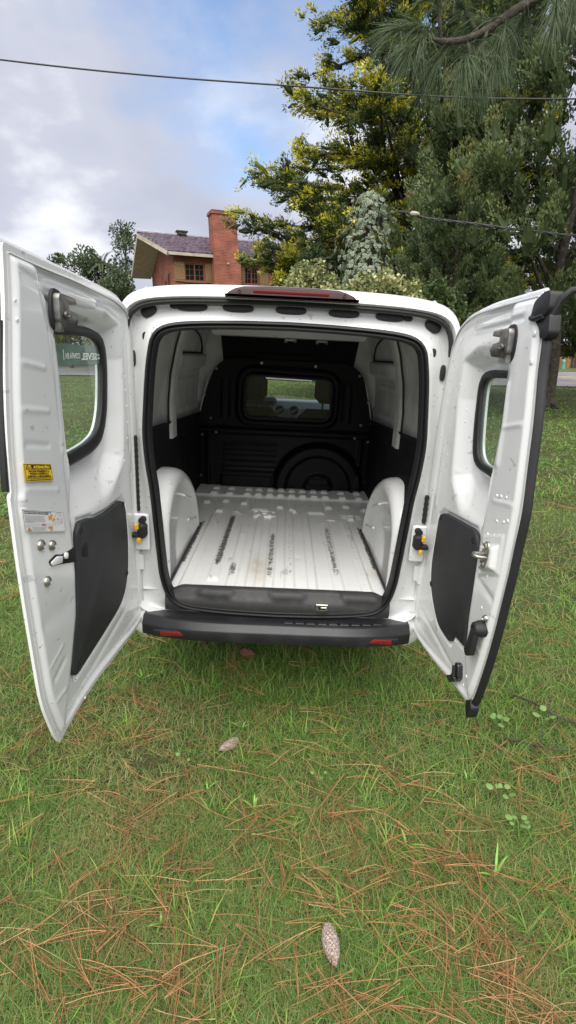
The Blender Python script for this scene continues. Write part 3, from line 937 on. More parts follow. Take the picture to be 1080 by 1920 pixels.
def lobes(P0, Dr, ln, wd, n, leaf, lw, tint_base, tip=.3, flat=1., up=.25, noise=.22, inner=.35, toplit=0.):
    """foliage lobes: ellipsoid masses clothed in short scale-leaf shoots that point outwards along the lobe"""
    K = len(P0); D = unit(np.asarray(Dr, float))
    ref = np.where(np.abs(D[:, 2:3]) > .9, np.array([[1., 0, 0]]), np.array([[0, 0, 1.]]))
    S = unit(np.cross(D, ref)); U = np.cross(S, D)
    t = rng.random((K, n)) ** .85; a = rng.uniform(0, 2 * np.pi, (K, n)); rad = rng.random((K, n)) ** inner
    prof = np.sqrt(np.clip(1 - (2 * (t * .9 + .06) - 1) ** 2, 0, 1)) * (1.05 - .35 * t)
    bump_ = 1 + .28 * np.sin(3 * a + 9 * t + rng.uniform(0, 6, (K, 1))) * rng.uniform(.4, 1, (K, 1))
    off = rad * prof * bump_ * wd[:, None]
    ca, sa = np.cos(a)[..., None], np.sin(a)[..., None] * flat
    c = P0[:, None] + D[:, None] * (t * ln[:, None])[..., None] + (S[:, None] * ca + U[:, None] * sa) * off[..., None]
    ax = D[:, None] * .55 + (S[:, None] * ca + U[:, None] * sa) * (.75 * (1 - .6 * t))[..., None] + np.array([0, 0, up]) + rng.normal(0, noise, (K, n, 3))
    c = c.reshape(-1, 3); ax = unit(ax.reshape(-1, 3))
    ll = leaf * rng.uniform(.6, 1.35, len(c)); sd = unit(np.cross(ax, rng.normal(size=(len(c), 3)))) * (ll * lw)[:, None]
    nz_ = (S[:, None] * ca + U[:, None] * sa)[..., 2]
    tn = tint_base[:, None] + tip * (t - .5) + .10 * (rad - .6) + toplit * nz_ * rad + rng.normal(0, .07, (K, n))  # toplit: upper side of each lobe tinted as if lit from above
    return leaf_quads(c, ax * ll[:, None], sd, np.clip(tn.ravel(), 0, 1))

def cores(P0, Dr, ln, wd, tint, k=.62):
    """the close-packed heart of each lobe: a small knobbly spindle of darker foliage"""
    K = len(P0); D = unit(np.asarray(Dr, float)); ref = np.where(np.abs(D[:, 2:3]) > .9, np.array([[1., 0, 0]]), np.array([[0, 0, 1.]]))
    S = unit(np.cross(D, ref)); U = np.cross(S, D); m = 6
    V = np.zeros((K, 3, m, 3))
    for i, (t, r) in enumerate(((.06, .35), (.42, 1.), (.86, .45))):
        for j in range(m):
            a = 2 * np.pi * (j + .5 * i) / m; q = (wd * k * r * rng.uniform(.6, 1.25, K))[:, None]
            V[:, i, j] = P0 + D * (t * ln * rng.uniform(.85, 1.12, K))[:, None] + (S * math.cos(a) + U * math.sin(a)) * q
    b = (np.arange(K) * 3 * m)[:, None]; F = []
    for i in range(2):
        for j in range(m): F.append(b + np.array([[i * m + j, i * m + (j + 1) % m, (i + 1) * m + (j + 1) % m, (i + 1) * m + j]]))
    for i in (0, 2):
        F.append(b + np.array([[i * m, i * m + 1, i * m + 2, i * m + 3]])); F.append(b + np.array([[i * m, i * m + 3, i * m + 4, i * m + 5]]))
    return V.reshape(-1, 3), np.concatenate(F), np.clip(np.repeat(tint, 3 * m), 0, 1)

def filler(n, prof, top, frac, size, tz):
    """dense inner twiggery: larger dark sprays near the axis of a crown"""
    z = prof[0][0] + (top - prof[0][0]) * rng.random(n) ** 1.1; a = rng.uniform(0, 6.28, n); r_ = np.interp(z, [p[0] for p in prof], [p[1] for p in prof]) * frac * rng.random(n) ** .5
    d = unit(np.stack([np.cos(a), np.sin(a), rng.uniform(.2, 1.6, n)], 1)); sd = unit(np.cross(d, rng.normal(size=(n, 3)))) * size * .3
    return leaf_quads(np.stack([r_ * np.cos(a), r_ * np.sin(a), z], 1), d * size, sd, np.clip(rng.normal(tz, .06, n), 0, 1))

def mergeq(parts):
    V = []; F = []; A = []; o = 0
    for v, f, a in parts:
        V.append(v); F.append(f + o); A.append(a); o += len(v)
    return np.concatenate(V), np.concatenate(F), np.concatenate(A)

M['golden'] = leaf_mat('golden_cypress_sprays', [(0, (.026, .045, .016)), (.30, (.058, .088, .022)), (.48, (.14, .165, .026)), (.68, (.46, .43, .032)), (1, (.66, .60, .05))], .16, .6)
M['juniper'] = leaf_mat('dark_juniper_sprays', [(0, (.034, .052, .024)), (.45, (.078, .112, .042)), (.8, (.15, .19, .066)), (.93, (.20, .22, .08)), (1, (.26, .18, .06))], .22, .6)
M['pine'] = leaf_mat('pine_needles', [(0, (.045, .075, .035)), (.5, (.085, .125, .058)), (1, (.16, .20, .09))], .15, .5)
M['greygreen'] = leaf_mat('grey_green_leaves', [(0, (.04, .06, .028)), (.5, (.075, .105, .05)), (1, (.13, .165, .08))], .2, .6)
M['darkgreen'] = leaf_mat('dark_green_leaves', [(0, (.022, .042, .015)), (.5, (.05, .085, .025)), (1, (.13, .16, .04))], .2, .6)

# golden cypress: tiers of spreading limbs with lumpy sprays, yellow new growth and top light in the tint
def golden_cypress(tx, ty):
    z0 = float(gz(tx, ty))
    t = tag(empty('cypress_tree', (tx, ty, z0)), 'large golden cypress with open tiers of yellow-tipped branches', 'tree')
    trunk = [(0, 0, 0), (.1, 0, 3), (-.05, .1, 6), (.1, .05, 9), (0, 0, 12), (.05, 0, 16.5)]
    tubes('trunk', [(spline(trunk, 5), np.linspace(.48, .06, 26))], M['bark'], t, 9)
    ez = [2.0, 3.4, 5.0, 6.0, 7.75, 9.4, 10.6, 12.5, 17]; er = [5.9, 6.1, 6.2, 6.2, 5.9, 5.4, 5.0, 4.4, 1.8]
    limbs = []; twigs = []; roots = []; dirs = []; lens = []; wds = []; tb = []
    nl = 124
    extra = [(2.5 + 3.9 * k / 17, math.pi + ((k * .618) % 1 - .5) * 1.5 + .35) for k in range(18)]
    for i in range(nl + len(extra)):
        tier = 1.9 + 1.18 * round(((16.4 - 1.9) * ((i + .5) / nl) ** 1.15) / 1.18); zz = tier + rng.normal(0, .13)
        az_ = i * 2.39996 + rng.normal(0, .3)
        if i >= nl: zz, az_ = extra[i - nl]
        Rz = float(np.interp(zz, ez, er)) * rng.uniform(.70, 1.02)
        el = rng.uniform(-.02, .14)
        d = (math.cos(az_) * math.cos(el), math.sin(az_) * math.cos(el), math.sin(el))
        P = curve_path((0, 0, max(zz - .12 * Rz, .8)), d, Rz * 1.03, 9, .0, .075, .022)
        limbs.append((P, np.linspace(.05 + .012 * Rz, .012, 10)))
        # bare twigs hanging on the inner part
        for k in range(9):
            s = rng.uniform(.25, .95); q = P[int(s * 9)]
            a2 = az_ + rng.normal(0, .9)
            twigs.append((curve_path(q, (math.cos(a2), math.sin(a2), rng.normal(.0, .35)), rng.uniform(.5, 1.3), 4, .1, .18), np.linspace(.014, .004, 5)))
        gold_limb = rng.normal(0, .12)
        nc = int(7 + 2.8 * Rz)
        for k in range(nc):
            s = .18 + .84 * (k + rng.random()) / nc
            s = min(s, 1.0); fi = s * 9; q0 = int(min(fi, 8)); fr = fi - q0
            q = P[q0] * (1 - fr) + P[q0 + 1] * fr
            lat = rng.normal(0, .34 * (1.25 - s) * Rz * .42)
            q = q + np.array([-math.sin(az_) * lat, math.cos(az_) * lat, rng.normal(0.0, .06)])
            a2 = az_ + rng.normal(0, .55)
            dd = np.array([math.cos(a2), math.sin(a2), rng.uniform(-.02, .55)])
            lump = rng.uniform(.75, 1.25)
            gold = .17 + gold_limb + .10 * rng.normal() + (.40 if rng.random() < .33 else 0)
            for _ in range(2):
                roots.append(q + rng.normal(0, .18, 3) * np.array([1, 1, .3])); dirs.append(dd + rng.normal(0, .30, 3)); lens.append(rng.uniform(.38, .75) * lump); wds.append(rng.uniform(.15, .26) * lump)
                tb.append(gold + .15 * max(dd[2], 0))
    for P_, r_ in limbs: tubes('limb', [(P_, r_)], M['bark'], t, 5)
    tag(tubes('twigs', twigs, M['twig'], t, 3), kind='stuff')
    R_, D_, L_, Wd_, T_ = np.array(roots), np.array(dirs), np.array(lens), np.array(wds), np.array(tb)
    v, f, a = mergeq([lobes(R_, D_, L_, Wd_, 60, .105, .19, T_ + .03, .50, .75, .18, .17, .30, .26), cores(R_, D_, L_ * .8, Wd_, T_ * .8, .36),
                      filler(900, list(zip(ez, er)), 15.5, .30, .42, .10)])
    # new growth: yellow at the spray ends, plus top light painted on upper sides
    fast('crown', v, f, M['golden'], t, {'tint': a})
    return t
golden_cypress(4.5, 21.8)

# dark junipers: dense upright plumes down to near the ground
def juniper(tx, ty, prof, top, label, nplume, trunk_r, nleaf=200, leaf=.10):
    z0 = float(gz(tx, ty))
    t = tag(empty('juniper_tree', (tx, ty, z0)), label, 'tree')
    paths = [(spline([(0, 0, -.1), (.05, 0, top * .1), (-.1, .1, top * .27), (.1, 0, top * .5), (0, 0, top * .85)], 5), np.linspace(trunk_r, .05, 21))]
    for k in range(5):   # root flare
        a = k * 1.26 + .4
        paths.append(([(0, 0, .45), (math.cos(a) * trunk_r * 1.0, math.sin(a) * trunk_r * 1.0, .14), (math.cos(a) * trunk_r * 2.1, math.sin(a) * trunk_r * 2.1, -.05)], [trunk_r * .6, trunk_r * .42, .03]))
    tubes('trunk', paths, M['bark'], t, 9)
    limbs = []
    pz = [p[0] for p in prof]; pr = [p[1] for p in prof]
    for k in range(26):
        zz = rng.uniform(pz[0] + .4, top * .85); a = rng.uniform(0, 6.28); r_ = float(np.interp(zz, pz, pr))
        limbs.append((curve_path((0, 0, zz - .8), (math.cos(a), math.sin(a), .75), r_ * 1.05, 6, 0, .1, .08), np.linspace(.08, .015, 7)))
    for P_, r__ in limbs: tubes('limb', [(P_, r__)], M['bark'], t, 5)
    # the crown is a pile of upright plumes, darker ones deeper in
    K = nplume; zz = pz[0] - .1 + (top - pz[0]) * rng.random(K) ** 1.1; a_ = rng.uniform(0, 2 * np.pi, K)
    bulge = 1 + .13 * np.sin(2 * a_ + zz * .9 + tx) + .10 * np.sin(5 * a_ - zz * 1.7)
    dep = np.where(rng.random(K) < .75, rng.uniform(.80, 1.03, K), rng.uniform(.5, .8, K))
    r_ = np.interp(zz, pz, pr) * dep * bulge
    roots = np.stack([r_ * np.cos(a_), r_ * np.sin(a_), zz], 1)
    dirs = np.stack([np.cos(a_) * .55, np.sin(a_) * .55, np.full(K, .95)], 1) + rng.normal(0, .22, (K, 3))
    sc_ = min(1.0, .45 + .14 * max(pr)); ln = rng.uniform(.55, 1.25, K) * sc_; wd = ln * rng.uniform(.24, .36, K)
    big = np.clip(vnoise(a_ * 1.3 + tx, zz, .9, 21), 0, 1)
    tb = .33 + .34 * big + rng.normal(0, .09, K); tb[rng.random(K) < .02] = .95
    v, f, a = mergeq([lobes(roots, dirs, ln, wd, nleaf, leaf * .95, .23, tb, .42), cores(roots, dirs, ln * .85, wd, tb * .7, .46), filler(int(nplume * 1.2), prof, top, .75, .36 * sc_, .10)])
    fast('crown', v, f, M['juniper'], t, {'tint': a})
    return t
juniper(8.75, 17.6, [(2.35, 3.9), (3.2, 4.5), (4.6, 4.6), (6, 4.3), (8.5, 4.0), (11, 3.6), (14, 2.0), (16, .6)], 16, 'tall dark green juniper on a bare furrowed trunk beside the road', 1150, .27, 205)
juniper(4.55, 15.2, [(.3, .8), (1.5, 1.1), (3, 1.25), (4.0, 1.1), (5.0, .6), (5.7, .12)], 5.6, 'short bushy juniper in front of the taller dark juniper', 260, .12, 210, leaf=.075)
juniper(14.6, 23.5, [(1.6, 2.6), (3, 3.2), (6, 3.3), (10, 2.6), (14, .8)], 14, 'dark juniper standing furthest right beyond the lawn', 420, .25, 110, leaf=.15)

# pine whose low branch hangs over the van; its trunk stands outside the picture
def pine_near():
    z0 = float(gz(4.9, 5.2))
    t = tag(empty('pine_tree', (4.9, 5.2, z0)), 'pine reaching in from the right with long drooping needles overhead', 'tree')
    tubes('trunk', [(spline([(0, 0, -.1), (.05, 0, 2), (-.05, .05, 5), (.1, 0, 9)], 6), np.linspace(.26, .15, 19))], M['bark'], t, 10)
    W = lambda x, y, z: np.array([x - 4.9, y - 5.2, z - z0])
    main = spline([W(4.9, 5.2, 4.9), W(3.6, 5.0, 4.75), (W(2.5, 4.7, 4.35)), W(1.75, 4.6, 4.02), W(1.38, 4.55, 3.80), W(1.1, 4.5, 3.74), W(.88, 4.5, 3.80)], 5)
    br = [(main, np.linspace(.055, .010, len(main)))]
    tips = []
    sub = [(1.95, 4.6, 4.12, 1.9, 4.5, 3.86), (1.75, 4.6, 4.02, 1.55, 4.4, 4.2), (1.6, 4.58, 3.92, 1.5, 4.5, 3.60), (1.45, 4.55, 3.84, 1.42, 4.5, 3.55), (1.3, 4.55, 3.78, 1.22, 4.4, 3.52),
           (1.2, 4.52, 3.76, 1.05, 4.6, 3.58), (1.0, 4.5, 3.77, .84, 4.4, 3.62), (.95, 4.5, 3.78, .72, 4.5, 3.80), (1.1, 4.5, 3.76, .98, 4.4, 4.02), (1.4, 4.6, 3.84, 1.2, 4.6, 4.1), (2.1, 4.65, 4.18, 2.05, 4.5, 3.95),
           (2.3, 4.7, 4.25, 2.15, 4.6, 4.5), (1.85, 4.6, 4.08, 1.7, 4.75, 3.80), (1.55, 4.55, 3.9, 1.36, 4.7, 3.95), (2.7, 4.8, 4.4, 2.6, 4.6, 4.1), (2.0, 4.6, 4.13, 1.85, 4.8, 4.4), (1.15, 4.5, 3.75, .9, 4.65, 3.9)]
    for a in sub:
        p, q = W(*a[:3]), W(*a[3:]); mid = (p + q) / 2 + rng.normal(0, .03, 3)
        br.append((spline([p, mid, q], 4), np.linspace(.014, .007, 9)))
        tips.append((q, q - mid)); tips.append((mid * .35 + q * .65, q - p))
        tips.append((mid, q - p))
    tubes('branch', br, M['bark'], t, 6)
    V = []; F = []; A = []; o = 0
    for q, d in tips:
        d = d / np.linalg.norm(d); nn = 120; base_t = rng.normal(.45, .12)
        for k in range(nn):
            r_ = rng.normal(0, 1, 3); dd = d * rng.uniform(.25, 1.1) + r_ / np.linalg.norm(r_) * rng.uniform(.25, .75); dd /= np.linalg.norm(dd)
            ln = rng.uniform(.15, .25); root = q - d * rng.uniform(0, .12)
            g = np.array([0, 0, -1.]) * rng.uniform(.25, .7)
            P = [root + dd * ln * s + g * ln * s * s for s in (0, .35, .7, 1.)]
            sd = np.cross(dd, rng.normal(size=3)); sd /= np.linalg.norm(sd); 
            for i, p in enumerate(P):
                w = .0013 * (1, 1, .85, .4)[i]; V += [p - sd * w, p + sd * w]
            for i in range(3): F.append((o + 2 * i, o + 2 * i + 1, o + 2 * i + 3, o + 2 * i + 2))
            A += [np.clip(base_t + rng.normal(0, .18), 0, 1)] * 8; o += 8
    ob = fast('needles', np.array(V), np.array(F), M['pine'], t, {'tint': np.array(A)})
    tag(ob, kind='stuff')
    # upper crown above the picture
    K = 330; az_ = rng.uniform(0, 6.28, K); r_ = rng.uniform(.3, 2.3, K)
    v, f, a = spray(np.stack([r_ * np.cos(az_), r_ * np.sin(az_), rng.uniform(6.3, 9.6, K)], 1), np.stack([np.cos(az_), np.sin(az_), rng.uniform(0, .6, K)], 1), rng.uniform(.3, .6, K), rng.uniform(.15, .3, K), 30, .22, .045, .6, rng.normal(.45, .1, K))
    fast('crown', v, f, M['pine'], t, {'tint': a})
pine_near()

# far trees
def far_tree(name, x, y, h, cw, zb, label, mt, K, leaf, cat='tree', lumps=26, group=None, flatz=.7):
    z0 = float(gz(x, y))
    t = tag(empty(name, (x, y, z0)), label, cat, group)
    tubes('trunk', [(spline([(0, 0, -.1), (.15, 0, h * .3), (-.1, .1, h * .6), (.05, 0, h * .9)], 4), np.linspace(.035 * h * .6, .04, 13))], M['bark'], t, 7)
    lm = []; lz = rng.uniform(zb, h, lumps); fr = np.sin(np.pi * np.clip((lz - zb) / (h - zb) * .8 + .2, 0, 1)); la = rng.uniform(0, 6.28, lumps); lr = cw * fr * rng.uniform(.35, .95, lumps)
    lc = np.stack([lr * np.cos(la), lr * np.sin(la), lz], 1)
    tag(tubes('limbs', [([np.array([0, 0, max(z_ - lr_ * .6, .5)]), c_ * np.array([.5, .5, 1]) - np.array([0, 0, .2 * lr_]), c_], [.07, .045, .015]) for c_, z_, lr_ in zip(lc, lz, lr)], M['bark'], t, 4), kind='stuff')
    li = rng.integers(0, lumps, K); s_ = rng.uniform(.45, .95, lumps) * cw * .38
    o_ = rand_dirs(K) * (rng.random(K) ** .5)[:, None] * s_[li][:, None] * np.array([1, 1, flatz])
    tb = rng.normal(.45, .14, lumps)[li]
    v, f, a = spray(lc[li] + o_, unit(o_) + np.array([0, 0, .6]), np.full(K, leaf * 3.2), np.full(K, leaf * 1.6), 9, leaf * 1.2, .27, .5, tb, .25)
    fast('crown', v, f, mt, t, {'tint': a})
    return t
far_tree('pine_tree', -12.6, 43.5, 10.3, 1.9, 5.2, 'thin open pine leaning beside the left end of the brick house', M['greygreen'], 330, .17, lumps=15, flatz=.4)
far_tree('broadleaf_tree', -15.9, 44, 8.6, 2.6, 2.5, 'round grey-green tree left of the palm behind the brick house', M['greygreen'], 900, .2)
far_tree('broadleaf_tree', -12.9, 42, 6.6, 2.4, 2.0, 'low grey-green tree right of the palm against the house', M['greygreen'], 700, .2)
far_tree('cypress_tree', -18.9, 46, 8.6, 1.0, 3.5, 'small dark treetop peeping over the open left door', M['darkgreen'], 260, .2, lumps=10)
far_tree('broadleaf_tree', -24.4, 47, 8.9, 2.6, 2.0, 'dark tree at the very left edge of the sky', M['darkgreen'], 700, .22)
far_tree('broadleaf_tree', -19.5, 50, 5.2, 4.0, .8, 'yellow-green bushy tree seen through the top of the left door window', M['golden'], 800, .24)
far_tree('broadleaf_tree', -26.5, 52, 6.0, 4.4, .6, 'dark bushy tree across the road beyond the left door', M['darkgreen'], 800, .26)
far_tree('broadleaf_tree', -13.5, 53, 5.6, 3.6, .6, 'dark bushy tree across the road behind the house corner', M['darkgreen'], 700, .26)
far_tree('broadleaf_tree', 27.5, 46, 8.0, 3.4, 1.5, 'dark tree behind the brown gate across the road', M['darkgreen'], 700, .26)
far_tree('broadleaf_tree', 18.0, 49, 8.0, 3.4, 1.2, 'dark tree behind the cane fence across the road', M['darkgreen'], 700, .26)
far_tree('broadleaf_tree', 8.0, 46, 7.0, 3.8, .8, 'dark tree across the road behind the golden cypress', M['darkgreen'], 700, .26)

def palm(x, y, h):
    z0 = float(gz(x, y)); t = tag(empty('palm_tree', (x, y, z0)), 'small palm with drooping fronds between the grey-green trees', 'palm tree')
    tubes('trunk', [([(0, 0, 0), (.05, 0, h * .5), (0, 0, h)], [.16, .13, .11])], M['bark'], t, 8)
    V = []; F = []; A = []; o = 0
    for k in range(16):
        a = k * 2.4 + rng.normal(0, .2); el = rng.uniform(-.1, 1.15); P = [np.array([0, 0, h])]; d = np.array([math.cos(a) * math.cos(el), math.sin(a) * math.cos(el), math.sin(el)])
        ln = rng.uniform(1.3, 1.8)
        for i in range(9):
            d = d + np.array([0, 0, -.14]); d /= np.linalg.norm(d); P.append(P[-1] + d * ln / 9)
            s = np.cross(d, [0, 0, 1]); s /= np.linalg.norm(s) + 1e-6
            for sg in (-1, 1):
                for j in (0, .5):
                    q = P[-2] * (1 - j) + P[-1] * j; e_ = q + (s * sg * .8 + d * .5 + np.array([0, 0, -.35])) * .42 * (1 - .07 * i)
                    V += [q, (q + e_) / 2 + d * .035, e_, (q + e_) / 2 - d * .035]; F.append((o, o + 1, o + 2, o + 3)); A += [float(np.clip(rng.normal(.6, .15), 0, 1))] * 4; o += 4
    fast('fronds', np.array(V), np.array(F), M['greygreen'], t, {'tint': np.array(A)})
palm(-14.4, 43, 8.0)

# ivy-covered post with its power cable
def ivy_leaf_mesh(name, seed):
    rs = np.random.default_rng(seed)
    lobes = [(0, 0), (.30, -.10), (.50, .12), (.30, .34), (.36, .62), (.14, .66), (0, 1.0), (-.14, .66), (-.36, .62), (-.30, .34), (-.50, .12), (-.30, -.10)]
    V = [(0, .38, .03)]; inner = []; outer = []
    for (x, y) in lobes:
        j = rs.normal(0, .03, 2); outer.append((x + j[0], y + j[1], -.08 * abs(x) - .06 * (y - .4) ** 2))
        inner.append((x * .68, .38 + (y - .38) * .70, .015 - .05 * abs(x)))
    V += inner + outer; K = len(lobes); F = []; mi = []
    for k in range(K):
        F.append((0, 1 + k, 1 + (k + 1) % K)); mi.append(0)
        F.append((1 + k, 1 + K + k, 1 + K + (k + 1) % K, 1 + (k + 1) % K)); mi.append(1)
    me = bpy.data.meshes.new(name); me.from_pydata(V, [], F)
    me.materials.append(M['ivygreen']); me.materials.append(M['ivycream']); me.polygons.foreach_set('material_index', mi)
    return me
M['ivygreen'] = mat('ivy_grey_green', (.06, .095, .058), .5, noise=(4, (.085, .12, .075), .4, .6))
M['ivycream'] = mat('ivy_cream_edge', (.19, .22, .14), .6)
def ivy_post():
    px, py = 1.98, 14.0; z0 = float(gz(px, py))
    t = tag(empty('utility_post', (px, py, z0)), 'utility post smothered in cream-edged variegated ivy', 'post')
    mb = MB(); mb.tube([(0, 0, -.1), (0, 0, 5.1)], [.14, .11], 10); mb.build('pole', M['bark'], t)
    cb = MB(); cb.box((.05, 0, 4.85), (.5, .09, .09), b=.01); cb.cyl((.32, 0, 4.85), (.45, 0, 4.85), .03, 8); cb.build('bracket', M['darksteel'], t)
    leaf = [ivy_leaf_mesh('ivy_leaf', k) for k in range(4)]
    # outline of the ivy mound: radius by height
    zz = [.2, 1.5, 2.6, 3.3, 3.9, 4.5, 4.95, 5.3, 5.45]; rr = [1.0, .95, .90, .80, .64, .50, .44, .34, .06]
    spots = []
    for k in range(1900):
        z = rng.uniform(1.6, 5.42); a = rng.uniform(0, 2 * np.pi); r_ = float(np.interp(z, zz, rr)) * rng.uniform(.74, 1.10) * (1 + .13 * math.sin(3 * a + z * 2.2) + .08 * math.sin(5 * a - z * 4.1))
        spots.append((r_ * math.cos(a) - .10 * (5.4 - z) * .12, r_ * math.sin(a), z, a))
    for k in range(70):   # straggling ends
        z = rng.uniform(3.0, 5.2); sg = rng.choice([-1, 1]); r_ = float(np.interp(z, zz, rr)) + rng.uniform(.0, .28); spots.append((sg * r_, rng.normal(-.1, .15), z, 0 if sg > 0 else math.pi))
    front = sorted([s for s in spots if s[1] < .1 and s[2] > 2.9], key=lambda s: s[1])
    single = set(id(s) for s in front[:240])
    V = []; F = []; mi = []; o = 0
    for s in spots:
        out_ = Vector((math.cos(s[3]), math.sin(s[3]), 0))
        n_ = (out_ + Vector((0, 0, .35)) + Vector(rng.normal(0, .28, 3))).normalized()
        dn = Vector((rng.normal(0, .35), rng.normal(0, .35), -1)); dn = (dn - n_ * dn.dot(n_)).normalized()
        sx = dn.cross(n_)
        sc = rng.uniform(.085, .145)
        mtx = Matrix(((sx.x, dn.x, n_.x, s[0]), (sx.y, dn.y, n_.y, s[1]), (sx.z, dn.z, n_.z, s[2]), (0, 0, 0, 1))) @ Matrix.Scale(sc, 4)
        me = leaf[rng.integers(0, 4)]
        if id(s) in single:
            ob = link(me, 'ivy_leaf', t); ob.matrix_local = mtx
        else:
            for v_ in me.vertices: V.append(tuple(mtx @ v_.co))
            for p in me.polygons: F.append(tuple(i + o for i in p.vertices)); mi.append(p.material_index)
            o += len(me.vertices)
    ob = make('ivy_foliage', V, F, [M['ivygreen'], M['ivycream']], t, midx=mi, fix=False); tag(ob, kind='stuff')
    vs = MB()
    for k in range(5):
        a = rng.uniform(2.6, 5.8); P = [(math.cos(a) * .3, math.sin(a) * .3, 1 + k * .3)]
        for i in range(6): P.append((math.cos(a + .1 * i) * .32, math.sin(a + .1 * i) * .32, 1.4 + k * .3 + i * .55))
        vs.tube(P, .012, 5)
    vs.tube([(-.5, -.2, 4.6), (-.85, -.3, 4.35), (-.8, -.3, 4.1), (-.95, -.3, 3.95), (-1.2, -.3, 3.9)], .010, 5)
    vs.build('vine_stem', M['twig'], t)
    return t
ivy_post()

def cable(name, pts, r, label, strands=1):
    P = spline(pts, 14)
    mb = MB()
    if strands == 1: mb.tube(P, r, 7)
    else:
        for s in range(strands):
            Q = [p + np.array([0, math.cos(k * .55 + s * 6.283 / strands), math.sin(k * .55 + s * 6.283 / strands)]) * r * 1.2 for k, p in enumerate(P)]
            mb.tube(Q, r, 6)
    return tag(mb.build(name, M['cable']), label, 'cable')
cable('overhead_cable', [(-26, 9.0, 9.6), (-12, 9.8, 6.95), (-4.66, 10, 6.15), (0, 10, 5.80), (4.75, 10, 5.62), (14, 10, 5.9), (28, 10.6, 7.2)], .0125, 'long black overhead cable crossing the whole sky above the van', 1)
cable('power_cable', [(2.42, 14, 4.87), (2.75, 14, 4.93), (3.1, 13.9, 4.84), (3.41, 13.8, 4.74), (4.3, 13.3, 4.52), (5.6, 13.0, 4.30), (7.2, 13.0, 4.22), (12, 13, 4.5), (20, 13, 5.6)], .014, 'thick twisted power cable running right from the ivy-covered post', 3)
mb = MB(); mb.lathe((3.08, 13.88, 4.86), (1, 0, -.1), [(.01, -.12), (.05, -.09), (.055, .0), (.045, .08), (.01, .12)], 8)
tag(mb.build('cable_clamp', M['soffit']), 'small grey clamp on the power cable beside the ivy', 'clamp')

# variegated shrubs in front of the hedge
M['variegated'] = leaf_mat('variegated_shrub_leaves', [(0, (.06, .09, .03)), (.4, (.14, .18, .06)), (.62, (.34, .35, .15)), (1, (.55, .52, .28))], .2, .5)
def shrub(x, y, pts, label, K, mt='variegated', leaf=.085):
    z0 = float(gz(x, y)); t = tag(empty('shrub', (x, y, z0)), label, 'shrub')
    stems = []; roots = []; dirs = []
    for (dx, dy, dz, rad) in pts:
        P = curve_path((dx * .2, dy * .2, 0), (dx * .5 + .01, dy * .5, dz), math.sqrt(dx * dx + dy * dy + dz * dz), 6, 0, .07); stems.append((P, np.linspace(.035, .01, 7)))
        k = int(K / len(pts)); c = np.array([dx, dy, dz]); o_ = rand_dirs(k) * (rng.random(k) ** .45)[:, None] * rad
        roots.append(c + o_); dirs.append(unit(o_) + np.array([0, -.1, .5]))
    tubes('stems', stems, M['twig'], t, 5)
    roots = np.concatenate(roots); dirs = np.concatenate(dirs); k = len(roots)
    v, f, a = spray(roots, dirs, rng.uniform(.12, .3, k), rng.uniform(.06, .12, k), 12, leaf, .36, .65, rng.normal(.5, .16, k), .2)
    fast('foliage', v, f, M[mt], t, {'tint': a})
shrub(1.0, 12, [(-.85, 0, 2.85, .22), (-.55, .1, 3.1, .30), (-.2, 0, 2.75, .34), (.05, -.1, 2.3, .42), (.25, .2, 1.5, .6), (.35, 0, .8, .6)], 'cream-flecked shrub behind the left part of the van roof lamp', 1000)
shrub(1.95, 11.6, [(-.35, 0, 2.70, .34), (.0, .1, 2.85, .36), (.40, 0, 2.72, .34), (.1, -.2, 2.1, .6), (.0, .2, 1.3, .8)], 'cream-flecked shrub at the foot of the ivy-covered post', 1100)
shrub(3.6, 12.6, [(-.2, 0, 2.7, .5), (.2, 0, 2.0, .7), (0, 0, 1.0, .8)], 'dark leafy shrub between the ivy-covered post and the junipers', 800, 'darkgreen')
shrub(2.2, 29.5, [(-.3, 0, .8, .6), (.6, 0, .9, .8), (1.4, 0, .7, .7)], 'light green bush on the lawn beyond the windscreen', 900, 'clover', .14)

# ------------------------------------------------------------------ across the road, right
def cane_fence():
    t = empty('cane_fence', (20.2, 42, 0)); tag(t, 'straw-coloured cane fence across the road', 'fence')
    mb = MB()
    for k in range(60):
        x = k * .032 * 1.3 + random.uniform(-.008, .008); z = float(gz(20.2 + x, 42)); mb.tube([(x, random.uniform(-.02, .02), z - .05), (x + random.uniform(-.02, .02), 0, z + 1.75 + random.uniform(-.12, .1))], .021, 5)
    tag(mb.build('canes', M['cane'], t), kind='stuff')
    for h in (.5, 1.4):
        r_ = MB(); r_.tube([(0, .05, float(gz(20.2, 42)) + h), (2.5, .05, float(gz(22.7, 42)) + h)], .03, 6); r_.build('rail', M['bark'], t)
    return t
cane_fence()
def gate():
    z = float(gz(23.6, 42)); t = empty('wooden_gate', (22.75, 41.9, z)); tag(t, 'dark brown boarded gate beside the cane fence', 'gate')
    for k in range(9):
        b_ = MB(); b_.box((.12 + k * .24, 0, 1.15), (.225, .05, 2.3), b=.008); b_.build('board', M['brownwood'], t, smooth=False)
    for zz in (.55, 1.15, 1.8):
        b_ = MB(); b_.box((1.1, -.045, zz), (2.2, .04, .12)); b_.build('rail', M['brownwood'], t, smooth=False)
    b_ = MB(); b_.box((-.15, 0, 1.3), (.2, .2, 2.7)); b_.build('post', M['bark'], t, smooth=False)
    b_ = MB(); b_.box((.55, -.07, .78), (.3, .02, .12), 0); b_.build('plate', M['steel'], t, smooth=False)
    return t
gate()
z = float(gz(21.35, 40.9))
mb = MB(); mb.lathe((21.35, 40.9, z), (0, 0, 1), [(.16, 0), (.17, .05), (.15, .1), (.15, .5), (.16, .55), (.11, .66), (.05, .72), (.01, .74)], 12)
tag(mb.build('bollard', M['teal']), 'small teal bollard in front of the dark brown gate', 'bollard')

